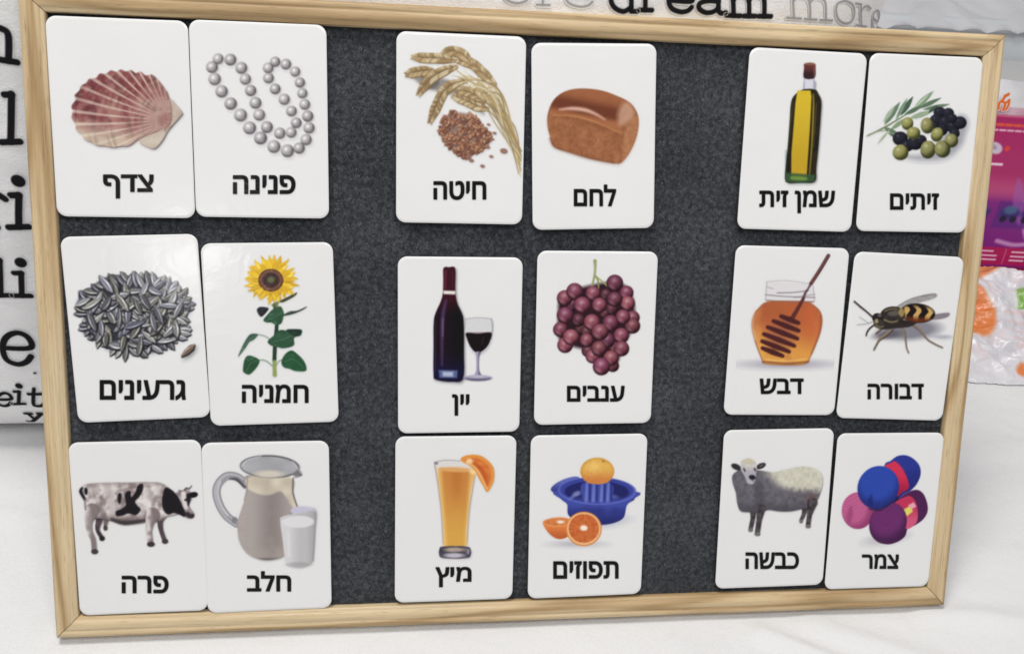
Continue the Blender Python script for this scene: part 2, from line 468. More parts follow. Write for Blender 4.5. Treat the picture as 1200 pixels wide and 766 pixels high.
def art_sunflower(A):
    X, Y = A.X, A.Y
    G = (52, 92, 66)
    A.put(A.stroke([(312, 262), (322, 330), (315, 420), (312, 490)], [12, 15, 17, 16]), (34, 56, 44))
    A.put(A.stroke([(312, 490), (314, 542)], [15, 18], soft=4), (138, 156, 92))
    A.put(A.stroke([(245, 381), (272, 386), (298, 402)], 4), (120, 136, 128))
    A.put(A.stroke([(250, 482), (278, 486), (304, 506)], 5), (124, 142, 124))
    A.put(A.stroke([(352, 480), (330, 488), (318, 508)], 5), (130, 150, 120))
    def leaf(p, c, vein=None):
        cc = lerp(c, tuple(v * .68 for v in c), fbm(X, Y, 30, 2))
        cc = lerp(cc, tuple(min(255, v * 1.35 + 12) for v in c), sst(.6, .9, fbm(X, Y, 18, 5)) * .5)
        A.put(A.poly(p), cc)
        if vein: A.put(A.stroke(vein, 2.5, soft=3), (96, 134, 104), .6)
    leaf([(268, 322), (285, 300), (305, 280), (335, 267), (348, 285), (350, 305), (340, 336), (318, 342), (300, 333), (280, 332)], G, [(345, 290), (310, 312), (280, 324)])
    leaf([(345, 305), (372, 288), (405, 284), (442, 268), (430, 280), (395, 296), (365, 304)], (60, 78, 64))
    leaf([(242, 282), (255, 270), (288, 274), (282, 290), (262, 309), (250, 302)], (34, 36, 46))
    leaf([(330, 248), (360, 232), (402, 212), (395, 226), (368, 242), (345, 252)], (70, 78, 50))
    leaf([(285, 408), (308, 385), (335, 362), (375, 366), (420, 360), (418, 384), (392, 394), (390, 424), (350, 436), (320, 430), (298, 424)], G, [(410, 370), (350, 398), (300, 412)])
    leaf([(360, 362), (390, 358), (420, 362), (416, 382), (390, 386)], (36, 58, 48))
    leaf([(167, 470), (182, 430), (205, 390), (222, 377), (247, 380), (232, 400), (212, 412), (196, 436)], (74, 106, 88), [(240, 384), (205, 410), (172, 460)])
    leaf([(186, 522), (192, 482), (210, 464), (250, 480), (246, 506), (214, 540), (192, 534)], (50, 96, 64), [(246, 482), (218, 496), (200, 528)])
    leaf([(340, 492), (352, 462), (378, 444), (402, 456), (432, 488), (440, 524), (402, 528), (372, 518), (350, 512)], (44, 92, 60), [(350, 490), (390, 480), (430, 515)])
    A.put(A.poly([(330, 246), (300, 262), (322, 275)], soft=6), (90, 96, 50), .8)
    for ring, n, r0, r1, cols in ((0, 22, 96, 116, [(208, 160, 30), (222, 178, 40)]), (1, 24, 84, 104, [(236, 198, 52), (228, 184, 40), (242, 210, 74)]), (2, 20, 66, 88, [(232, 190, 44), (214, 168, 34)])):
        for k in range(n):
            a = 2 * math.pi * (k + ring * .5) / n + rnd(-.09, .09)
            R = rnd(r0, r1); ux, uy = math.cos(a), math.sin(a) * .93
            c = random.choice(cols)
            x0, y0 = 298 + ux * 34, 160 + uy * 34
            x1, y1 = 298 + ux * R, 160 + uy * R
            bx, by = rnd(-6, 6), rnd(-6, 6)
            mid = ((x0 * .45 + x1 * .55) + bx, (y0 * .45 + y1 * .55) + by)
            A.put(A.stroke([(x0 + 1, y0 + 2), (mid[0] + 1, mid[1] + 2), (x1 + 1, y1 + 2)], [14, 22, 2]), (156, 112, 26), .55)
            A.put(A.stroke([(x0, y0), mid, (x1, y1)], [12, 19, 1]), c)
    u, v = A.uv(298, 163, 50, 45)
    r = np.hypot(u, v)
    c = lerp((70, 66, 44), (52, 30, 34), sst(.15, .5, r)); c = lerp(c, (116, 74, 56), sst(.55, .8, r) * sst(1.0, .85, r))
    c = lerp(c, (40, 24, 26), sst(.86, 1.0, r) * .7)
    c = lerp(c, (150, 110, 70), sst(.62, .9, vn(X, Y, 5, 4)) * sst(.3, .7, r) * .6)
    A.put(A.ell(298, 163, 50, 45), c)
    A.put(A.ell(299, 160, 13, 11, soft=10), (98, 112, 70), .8)


def art_wine(A):
    X, Y = A.X, A.Y
    b = [(208, 82), (232, 78), (256, 82), (257, 150), (258, 190), (266, 228), (282, 262), (291, 300), (292, 420), (288, 536), (235, 546), (178, 538), (167, 520), (167, 400), (168, 300), (178, 260), (196, 220), (205, 185), (207, 130)]
    A.put(A.poly([(x + 5, y + 6) for x, y in b], soft=14, n=4), (70, 70, 78), .6)
    c = lerp((22, 10, 22), (10, 6, 12), sst(220, 270, X))
    c = lerp(c, (58, 14, 28), sst(290, 190, Y) * .9)
    c = lerp(c, (20, 16, 60), sst(400, 520, Y) * .7)
    A.put(A.poly(b, n=4), c)
    A.put(A.stroke([(216, 95), (214, 165)], 9, soft=8), (112, 42, 58), .7)
    A.put(A.stroke([(244, 95), (245, 165)], 6, soft=8), (86, 26, 38), .6)
    A.put(A.stroke([(218, 215), (208, 260), (203, 310), (202, 400), (202, 480)], [8, 14, 14, 11, 6], soft=12), (92, 62, 110), .75)
    A.put(A.stroke([(206, 290), (205, 360)], 5, soft=7), (140, 112, 150), .6)
    A.put(A.stroke([(176, 300), (174, 510)], 4, soft=5), (70, 50, 96), .6)
    A.put(A.poly([(207, 174), (257, 176), (256, 190), (208, 188)], smooth=False, soft=6), (226, 220, 214))
    A.put(A.poly([(188, 499), (266, 501), (264, 532), (192, 531)], smooth=False, soft=8), (82, 96, 142))
    A.put(A.poly([(204, 506), (248, 507), (247, 526), (206, 525)], smooth=False, soft=9), (168, 176, 200))
    A.put(A.stroke([(182, 538), (235, 545), (285, 537)], 6, soft=5), (16, 16, 30), .9)
    g = [(299, 290), (350, 284), (404, 290), (409, 330), (404, 370), (388, 408), (366, 428), (350, 433), (332, 428), (312, 400), (300, 360), (296, 320)]
    A.put(A.poly([(x + 3, y + 3) for x, y in g], soft=9), (120, 116, 124), .5)
    A.put(A.poly(g), (206, 206, 208))
    A.put(A.stroke([(299, 290), (350, 285), (404, 290)], 3), (150, 148, 152), .8)
    A.put(A.stroke([(404, 290), (409, 330), (403, 372)], 4, soft=4), (120, 116, 124), .7)
    A.put(A.stroke([(299, 290), (296, 330)], 3, soft=4), (140, 136, 144), .7)
    A.put(A.poly([(302, 347), (350, 350), (403, 346), (399, 380), (385, 406), (364, 424), (350, 428), (334, 423), (316, 400), (304, 370)]), (18, 6, 14))
    A.put(A.stroke([(304, 347), (402, 346)], 4, soft=4), (90, 50, 60), .6)
    A.put(A.poly([(340, 426), (361, 426), (355, 450), (355, 500), (364, 524), (334, 524), (342, 500), (342, 450)]), lerp((158, 152, 176), (100, 94, 122), sst(346, 356, X)))
    A.put(A.ell(349, 532, 58, 13), lerp((160, 154, 178), (96, 92, 118), sst(522, 540, Y)))
    A.put(A.ell(349, 527, 40, 6, soft=6), (186, 182, 200), .8)
    A.put(A.stroke([(372, 365), (365, 395)], 4, soft=6), (110, 80, 90), .4)


def art_grapes(A):
    A.put(A.poly([(130, 220), (190, 190), (360, 160), (430, 215), (440, 330), (400, 420), (355, 520), (290, 520), (235, 450), (180, 430), (125, 400), (120, 300)], soft=18), (44, 22, 32))
    A.put(A.stroke([(275, 72), (276, 105), (272, 140), (260, 185)], [15, 10, 9, 7]), (140, 150, 92))
    A.put(A.stroke([(275, 76), (276, 140)], 3, soft=4), (182, 190, 140), .7)
    A.put(A.stroke([(278, 135), (288, 158), (290, 195)], 7), (126, 134, 84))
    A.put(A.stroke([(285, 142), (308, 160), (328, 178)], [7, 6, 8]), (150, 158, 98))
    G = [(320, 212, 22), (345, 272, 24), (315, 292, 18), (215, 352, 22), (240, 368, 22), (205, 320, 26), (180, 255, 24), (350, 512, 24), (245, 450, 24), (360, 435, 22), (407, 205, 27), (412, 250, 28),
         (432, 310, 28), (432, 345, 30), (130, 360, 28), (150, 425, 30), (148, 228, 30), (150, 300, 32), (240, 405, 26), (385, 385, 30), (266, 472, 28), (386, 440, 30), (342, 480, 30),
         (190, 200, 32), (267, 208, 29), (357, 233, 30), (294, 258, 29), (222, 257, 33), (392, 307, 28), (340, 333, 31), (262, 330, 32), (175, 392, 32), (328, 405, 29), (296, 370, 33), (292, 440, 30), (358, 165, 32), (302, 515, 33)]
    for k, (x, y, r) in enumerate(G):
        r *= 1.1
        f = .68 if k < 9 else rnd(.82, 1.1)
        w = rnd(-10, 14)
        A.ball(x, y, r, r * rnd(.95, 1.03), (46 * f, 16 * f, 28 * f), ((126 + w) * f, (62 + w * .8) * f, 80 * f), (216, 190, 200), l=(-.1, -.4), spec=.5 * f, tight=.36)
        A.put(A.ell(x - r * .35, y + r * .45, r * .42, r * .2, 35, soft=10), (180 * f, 126 * f, 138 * f), .6)
        A.put(A.ell(x + r * .1, y - r * .05, 3.2, 3.2, soft=5), (70, 30, 36), .5)


def art_honey(A):
    X, Y = A.X, A.Y
    A.put(A.ell(298, 536, 165, 18, soft=26), (150, 144, 160), .8)
    j = [(214, 268), (180, 292), (155, 325), (147, 370), (156, 420), (172, 470), (192, 520), (205, 536), (300, 542), (380, 536), (402, 505), (425, 455), (445, 400), (453, 350), (445, 312), (420, 285), (385, 266), (300, 262)]
    A.put(A.poly(j, soft=5), (150, 96, 66))
    c = lerp((176, 92, 52), (222, 158, 70), sst(330, 520, Y) * .9)
    c = lerp(c, (206, 138, 82), sst(90, 140, abs(X - 300)) * .6)
    c = lerp(c, (196, 96, 54), sst(330, 420, X) * sst(500, 380, Y) * .7)
    c = lerp(c, (228, 172, 84), sst(250, 170, X) * sst(340, 480, Y) * .6)
    c = lerp(c, (150, 78, 50), sst(.45, .8, fbm(X, Y, 60, 2)) * .25)
    A.put(A.poly([(x + (300 - x) * .035, y + (400 - y) * .02) for x, y in j], soft=5), c)
    A.put(A.stroke([(162, 300), (152, 370), (164, 430)], 6, soft=7), (230, 196, 160), .6)
    A.put(A.stroke([(444, 330), (438, 400), (405, 490)], 6, soft=8), (140, 76, 50), .6)
    A.put(A.poly([(213, 182), (412, 190), (420, 265), (207, 262)], smooth=False, soft=5), (212, 208, 210), .8)
    for p, w, cc in (([(214, 182), (300, 178), (405, 192)], 4, (176, 168, 172)), ([(207, 238), (300, 246), (420, 250)], 5, (128, 116, 124)), ([(258, 230), (330, 228), (392, 220)], 4, (100, 88, 96)),
                     ([(212, 262), (310, 268), (415, 268)], 6, (140, 96, 84)), ([(213, 184), (208, 262)], 4, (160, 150, 158)), ([(412, 200), (418, 262)], 4, (160, 150, 158)), ([(215, 205), (240, 212)], 5, (170, 160, 166)), ([(330, 250), (420, 236)], 3, (120, 110, 118))):
        A.put(A.stroke(p, w, soft=4), cc, .8)
    A.put(A.stroke([(478, 70), (440, 134), (403, 190)], 16), lerp((104, 62, 62), (70, 38, 42), sst(-8, 8, (X - 440) * .86 + (Y - 134) * .5)))
    A.put(A.stroke([(478, 70), (440, 134), (408, 186)], 4, soft=4), (140, 98, 92), .5)
    A.put(A.stroke([(403, 190), (392, 210), (378, 232), (370, 255)], [12, 8, 12, 10]), (84, 52, 62), .85)
    A.put(A.stroke([(370, 255), (345, 300), (318, 345)], [14, 17, 20]), (84, 38, 40), .9)
    ang = math.degrees(math.atan2(1, .0)) 
    for x, y, hw in ((312, 345, 40), (296, 372, 58), (281, 402, 68), (266, 432, 70), (251, 460, 62), (238, 484, 46)):
        dx, dy = .93, .36
        A.put(A.stroke([(x - dx * hw, y - dy * hw), (x, y), (x + dx * hw, y + dy * hw)], [17, 25, 17], soft=5), (74, 32, 34))
    for x, y, hw in ((304, 358, 44), (288, 388, 58), (273, 418, 64), (258, 447, 58)):
        dx, dy = .93, .36
        A.put(A.stroke([(x - dx * hw, y - dy * hw), (x, y), (x + dx * hw, y + dy * hw)], [3, 6, 3], soft=6), (142, 84, 72), .8)
    A.put(A.stroke([(196, 525), (300, 534), (392, 526)], 7, soft=6), (112, 66, 48), .8)
    A.put(A.stroke([(212, 516), (300, 522), (380, 514)], 5, soft=6), (236, 190, 120), .7)


def art_wasp(A):
    X, Y = A.X, A.Y
    A.put(A.ell(330, 352, 128, 42, -4, soft=24), (112, 110, 122), .85)
    A.put(A.ell(235, 372, 60, 18, -8, soft=16), (86, 82, 90), .8)
    A.put(A.ell(470, 382, 42, 9, 0, soft=12), (160, 158, 170), .8)
    A.put(A.poly([(262, 262), (320, 225), (380, 203), (430, 194), (447, 203), (430, 218), (370, 236), (310, 256)], soft=4), lerp((170, 166, 168), (136, 130, 132), fbm(X, Y, 16, 2)), .95)
    A.put(A.stroke([(265, 258), (340, 216), (440, 198)], 3), (104, 96, 96), .8)
    A.put(A.poly([(400, 292), (450, 282), (497, 278), (495, 294), (460, 306), (410, 308)], soft=4), (126, 116, 124), .95)
    T = (136, 118, 100)
    for p, w in (([(252, 348), (225, 372), (198, 392), (184, 415), (174, 434)], [8, 9, 7, 5, 5]), ([(286, 325), (302, 355), (310, 395), (314, 425), (322, 446)], [8, 8, 6, 5, 5]),
                 ([(340, 325), (372, 350), (402, 388), (436, 410), (468, 425)], [9, 9, 6, 5, 4]), ([(215, 335), (198, 352), (182, 366)], [8, 6, 4])):
        A.put(A.stroke([(x + 2, y + 4) for x, y in p], [v * 1.3 for v in w]), (58, 48, 46), .8)
        A.put(A.stroke(p, w), T)
    A.put(A.stroke([(168, 318), (140, 326), (104, 330)], [6, 5, 4]), (150, 146, 146), .8)
    A.put(A.stroke([(150, 322), (128, 306), (112, 296)], [4, 4, 3]), (150, 146, 146), .8)
    A.put(A.stroke([(175, 302), (145, 275), (120, 255), (91, 230)], [9, 8, 9, 8]), (66, 52, 50))
    A.put(A.stroke([(180, 328), (158, 345), (146, 362), (142, 377)], [8, 8, 8, 6]), (60, 50, 48))
    A.put(A.poly([(180, 300), (240, 318), (310, 312), (360, 318), (330, 338), (270, 345), (215, 350), (178, 335)], soft=6), (44, 38, 38))
    ab = A.ell(362, 280, 76, 42, 4)
    u, v = A.uv(362, 280, 76, 42, 4)
    st = np.sin(u * 9.4 + 1.4 + v * v * 2 + .8 * np.sin(v * 5))
    c = lerp((26, 18, 18), (196, 158, 92), sst(-.05, .45, st + .5 * (fbm(X, Y, 10, 4) - .5)) * sst(1.0, .45, abs(v)))
    c = lerp(c, (112, 50, 22), sst(.15, .75, v) * .85)
    c = lerp(c, (24, 16, 16), sst(.8, 1, np.hypot(u, v)) * .6)
    A.put(ab, c)
    A.put(A.ell(256, 288, 54, 37, -3), lerp((34, 30, 30), (60, 54, 50), fbm(X, Y, 12, 3)))
    A.put(A.ell(262, 280, 28, 12, -8, soft=6), (120, 112, 104), .55)
    A.put(A.ell(294, 276, 12, 20, 0, soft=5), (182, 152, 88), .75)
    A.put(A.stroke([(222, 272), (246, 262), (276, 262)], 5, soft=4), (160, 140, 96), .7)
    A.put(A.stroke([(220, 308), (250, 318), (282, 312)], 6, soft=5), (168, 150, 100), .7)
    A.put(A.ell(300, 318, 22, 10, 10), (40, 32, 32))
    A.put(A.ell(192, 302, 25, 22, 20), (34, 30, 32))
    A.put(A.ell(196, 325, 22, 16, -20), (58, 52, 46))
    A.put(A.ell(186, 314, 8, 10, 10, soft=4), (176, 160, 112), .8)
    A.put(A.ell(200, 290, 9, 6, 0, soft=4), (112, 104, 100), .8)
    A.put(A.stroke([(182, 330), (200, 340), (216, 336)], 5, soft=4), (150, 136, 96), .7)


def art_cow(A):
    X, Y = A.X, A.Y
    W = lerp((220, 214, 212), (128, 114, 114), sst(.25, .8, fbm(X, Y, 30, 2)))
    DK = (28, 24, 30)
    def leg(p, w, c, hoof=(64, 56, 58)):
        A.put(A.stroke([(x + 3, y + 3) for x, y in p], [v * 1.05 for v in w], soft=6), (70, 62, 66), .6)
        A.put(A.stroke(p, w), c)
        x, y = p[-1]
        A.put(A.ell(x + 3, y + 6, w[-1] * .75, 11, 0), hoof)
    leg([(150, 325), (140, 355), (136, 385), (152, 414)], [34, 24, 16, 16], lerp((50, 44, 50), (96, 84, 88), vn(X, Y, 18, 1)), (40, 34, 38))
    leg([(172, 340), (166, 372)], [20, 12], (110, 96, 98), (70, 60, 62))
    leg([(398, 325), (392, 350), (396, 385), (410, 426)], [36, 24, 18, 18], lerp((96, 84, 90), (60, 50, 56), vn(X, Y, 18, 3)))
    body = [(66, 215), (85, 198), (130, 192), (200, 190), (270, 190), (330, 188), (385, 190), (420, 205), (450, 232), (478, 262), (490, 310), (460, 320), (420, 330), (395, 348), (350, 350), (300, 358), (240, 362), (195, 348), (150, 338), (108, 335), (84, 300), (78, 250)]
    A.put(A.poly([(x + 2, y + 4) for x, y in body], soft=8), (60, 54, 58), .7)
    c = W.copy()
    c = lerp(c, (112, 98, 98), sst(310, 350, Y) * .9)
    c = lerp(c, (228, 222, 218), sst(.6, .9, fbm(X, Y, 26, 5)) * sst(320, 220, Y) * .7)
    c = lerp(c, (150, 134, 134), sst(26, 6, abs(X - 175 - (Y - 200) * .2)) * .4)
    c = lerp(c, (144, 130, 130), sst(215, 190, Y) * .6)
    A.put(A.poly(body), c)
    A.put(A.stroke([(195, 342), (250, 356), (330, 346)], [12, 18, 10], soft=9), (52, 46, 50), .85)
    leg([(112, 305), (100, 350), (104, 390), (118, 425), (122, 468)], [58, 30, 22, 20, 20], lerp((214, 207, 205), (128, 116, 116), sst(92, 128, X + vn(X, Y, 20, 1) * 22)))
    leg([(362, 320), (350, 355), (346, 390), (352, 438)], [54, 34, 24, 22], lerp((212, 204, 202), (126, 112, 114), sst(345, 375, X + vn(X, Y, 16, 1) * 22)), (58, 50, 54))
    A.put(A.stroke([(74, 212), (68, 228), (84, 258)], [8, 14, 12], soft=6), DK)
    A.put(A.stroke([(84, 258), (88, 300)], 7, soft=6), (110, 98, 100), .8)
    for p in ([(302, 202), (322, 197), (321, 226), (305, 252), (290, 268), (298, 284), (313, 300), (303, 318), (288, 324), (262, 318), (240, 326), (214, 328), (212, 308), (236, 298), (252, 282), (250, 262), (248, 240), (260, 226), (272, 228), (274, 250), (290, 232)],
              [(222, 236), (234, 238), (232, 268), (226, 280), (218, 262)],
              [(84, 212), (96, 218), (94, 240), (84, 236)]):
        A.put(A.poly(p, soft=5), DK)
    A.put(A.poly([(455, 238), (475, 224), (500, 218), (520, 228), (526, 256), (514, 282), (524, 305), (536, 320), (526, 340), (500, 338), (478, 318), (460, 290)]), lerp((196, 186, 186), (120, 108, 112), vn(X, Y, 22, 2)))
    A.put(A.poly([(412, 214), (432, 216), (455, 234), (474, 262), (488, 296), (497, 316), (492, 332), (470, 322), (448, 316), (425, 322), (406, 304), (400, 262)], soft=5), DK)
    A.put(A.poly([(500, 240), (522, 235), (518, 262), (508, 290), (500, 270)], soft=5), (34, 28, 34))
    A.put(A.poly([(478, 232), (496, 226), (500, 262), (506, 296), (494, 300), (484, 268)], soft=6), (214, 204, 204))
    A.put(A.ell(530, 241, 18, 12, -10), (22, 20, 26))
    A.put(A.ell(514, 324, 20, 13, 15), (52, 44, 50))
    A.put(A.ell(520, 312, 10, 7, 15, soft=6), (150, 136, 138), .8)
    A.put(A.stroke([(492, 224), (500, 214), (512, 216), (522, 204)], [6, 7, 6, 4]), (84, 74, 76))
    A.put(A.stroke([(470, 222), (480, 228)], 5), (90, 80, 80), .8)
    A.put(A.ell(497, 262, 5, 5, soft=3), DK)


def art_milk(A):
    X, Y = A.X, A.Y
    h = [(208, 200), (170, 172), (128, 168), (96, 195), (84, 235), (98, 290), (128, 336), (168, 366)]
    A.put(A.stroke(h, 34), (112, 110, 116))
    A.put(A.stroke(h, 26, soft=6), (176, 175, 180))
    A.put(A.stroke([(x + 4, y + 3) for x, y in h], 8, soft=7), (132, 130, 138), .8)
    A.put(A.stroke([(100, 190), (88, 235), (102, 290), (130, 332)], 5, soft=6), (226, 226, 230), .8)
    A.put(A.stroke([(140, 178), (170, 182), (202, 214)], [5, 12, 12], soft=7), (58, 56, 62), .8)
    A.put(A.ell(160, 352, 12, 14, 20, soft=6), (120, 118, 124), .8)
    b = [(208, 165), (211, 220), (204, 262), (188, 310), (176, 350), (174, 395), (182, 440), (206, 480), (240, 505), (285, 518), (330, 515), (370, 500), (402, 460), (428, 390), (436, 330), (420, 290), (404, 240), (406, 180), (310, 175)]
    A.put(A.poly([(x, y + 4) for x, y in b], soft=10), (104, 98, 98), .7)
    c = lerp((166, 158, 154), (134, 125, 122), sst(220, 330, X) * sst(420, 300, X))
    c = lerp(c, (172, 160, 154), sst(215, 190, X) * .8)
    c = lerp(c, (160, 148, 142), sst(.5, .9, fbm(X, Y, 50, 3)) * .6)
    c = lerp(c, (168, 156, 150), sst(440, 510, Y) * .5)
    c = lerp(c, (78, 72, 72), sst(505, 520, Y) * .8)
    A.put(A.poly(b), c)
    A.put(A.poly([(212, 178), (308, 160), (404, 178), (402, 235), (408, 262), (432, 322), (405, 300), (372, 250), (350, 232), (310, 246), (275, 246), (240, 235), (213, 216)], soft=9), lerp((214, 205, 182), (184, 172, 156), vn(X, Y, 40, 2)))
    A.put(A.stroke([(214, 170), (211, 220), (200, 270)], 4, soft=5), (120, 114, 112), .7)
    A.put(A.ell(308, 128, 126, 49, 2), (96, 94, 98))
    A.put(A.poly([(400, 100), (424, 126), (444, 158), (436, 166), (400, 160)], soft=4), (116, 113, 118))
    A.put(A.ell(306, 128, 119, 42, 2), lerp((150, 150, 154), (178, 177, 180), vn(X, Y, 50, 4)))
    A.put(A.ell(304, 160, 60, 16, 0, soft=12), (208, 200, 184), .9)
    A.put(A.stroke([(190, 125), (215, 100), (270, 84)], 4, soft=5), (210, 210, 214), .8)
    A.put(A.stroke([(405, 108), (425, 134), (440, 156)], 4, soft=4), (200, 200, 206), .7)
    A.put(A.stroke([(406, 176), (405, 230), (418, 280), (438, 326)], 5, soft=4), (74, 70, 72), .9)
    A.put(A.stroke([(412, 172), (424, 170), (440, 164)], 5, soft=4), (90, 86, 90), .8)
    g = [(352, 352), (370, 335), (430, 300), (470, 295), (503, 312), (498, 400), (492, 500), (486, 525), (455, 545), (420, 549), (385, 540), (372, 520), (362, 440)]
    A.put(A.poly([(x + 3, y + 4) for x, y in g], soft=9), (120, 116, 120), .6)
    A.put(A.ell(450, 316, 54, 22, 5), (192, 188, 208))
    A.put(A.poly([(352, 362), (360, 338), (440, 320), (503, 318), (498, 400), (492, 500), (486, 525), (455, 545), (420, 549), (385, 540), (372, 520), (362, 440)]),
          lerp(lerp((206, 204, 206), (184, 182, 184), sst(380, 440, X)), (158, 156, 160), sst(455, 500, X) * .8))
    A.put(A.ell(426, 358, 68, 26, 0, soft=6), (216, 214, 216))
    A.put(A.stroke([(356, 350), (390, 336), (440, 330), (498, 338)], 3, soft=4), (168, 164, 178), .8)
    A.put(A.stroke([(498, 322), (496, 420), (488, 520)], 4, soft=5), (130, 128, 134), .7)
    A.put(A.ell(430, 538, 50, 10, 0, soft=7), (158, 156, 160), .7)
    A.put(A.stroke([(384, 400), (390, 500)], 10, soft=10), (222, 220, 222), .6)


def art_juice(A):
    X, Y = A.X, A.Y
    g = [(192, 146), (260, 136), (366, 165), (360, 210), (350, 262), (338, 350), (330, 440), (328, 490), (346, 512), (344, 538), (330, 548), (278, 550), (222, 546), (210, 530), (212, 506), (228, 490), (226, 440), (220, 360), (210, 270), (200, 200)]
    A.put(A.poly([(x + 3, y + 3) for x, y in g], soft=8, n=3), (150, 146, 150), .5)
    A.put(A.poly(g, n=3), (214, 210, 206))
    A.put(A.stroke([(192, 146), (202, 210), (212, 280), (222, 370), (228, 488)], 4, soft=4), (150, 138, 128), .9)
    A.put(A.stroke([(366, 168), (352, 262), (338, 350), (329, 488)], 4, soft=4), (164, 140, 110), .9)
    A.put(A.stroke([(192, 146), (240, 137), (300, 140)], 4, soft=4), (160, 156, 160), .9)
    A.put(A.ell(200, 150, 8, 6, soft=4), (110, 110, 120), .8)
    jc = lerp((196, 128, 60), (212, 160, 72), sst(200, 480, Y))
    w = 76 - (Y - 180) * .095
    jc = lerp(jc, (232, 190, 116), sst(.6, .98, abs(X - 281) / w) * .8)
    jc = lerp(jc, (178, 102, 44), sst(40, 0, abs(X - 285)) * sst(360, 220, Y) * .5)
    A.put(A.poly([(206, 180), (240, 168), (290, 170), (362, 182), (356, 215), (346, 262), (334, 350), (326, 440), (325, 500), (280, 506), (232, 502), (230, 440), (224, 360), (214, 270)], n=4), jc)
    A.put(A.ell(283, 176, 76, 11, 2, soft=6), (222, 170, 110), .8)
    A.put(A.poly([(228, 498), (326, 498), (345, 514), (343, 538), (330, 547), (278, 550), (222, 546), (211, 530), (213, 510)]), lerp((96, 90, 104), (52, 48, 62), vn(X, Y, 20, 3)))
    A.put(A.ell(276, 512, 42, 9, 0, soft=7), (196, 176, 156), .8)
    A.put(A.ell(276, 536, 40, 10, 0, soft=7), (196, 192, 200), .9)
    A.put(A.ell(333, 520, 6, 12, 0, soft=4), (150, 146, 156), .8)
    o = [(302, 138), (312, 122), (345, 114), (385, 118), (418, 140), (438, 168), (442, 206), (434, 238), (412, 270), (396, 245), (378, 215), (360, 180), (335, 158)]
    A.put(A.poly([(x + 3, y + 2) for x, y in o], soft=6), (176, 128, 84), .6)
    A.put(A.poly(o), (222, 142, 64))
    A.put(A.poly([(318, 138), (345, 126), (380, 132), (408, 150), (426, 178), (428, 210), (412, 250), (392, 215), (372, 178), (345, 156)]), lerp((200, 100, 44), (218, 128, 62), vn(X, Y, 14, 2)))
    A.put(A.stroke([(345, 156), (372, 178), (412, 256)], 6, soft=5), (236, 196, 130), .8)
    A.put(A.poly([(356, 146), (400, 176), (414, 232), (384, 186)], soft=7), (180, 78, 34), .7)
    A.put(A.ell(338, 142, 14, 12, 0, soft=9), (240, 210, 160), .9)
    A.put(A.ell(352, 186, 14, 8, 20, soft=8), (240, 214, 168), .8)


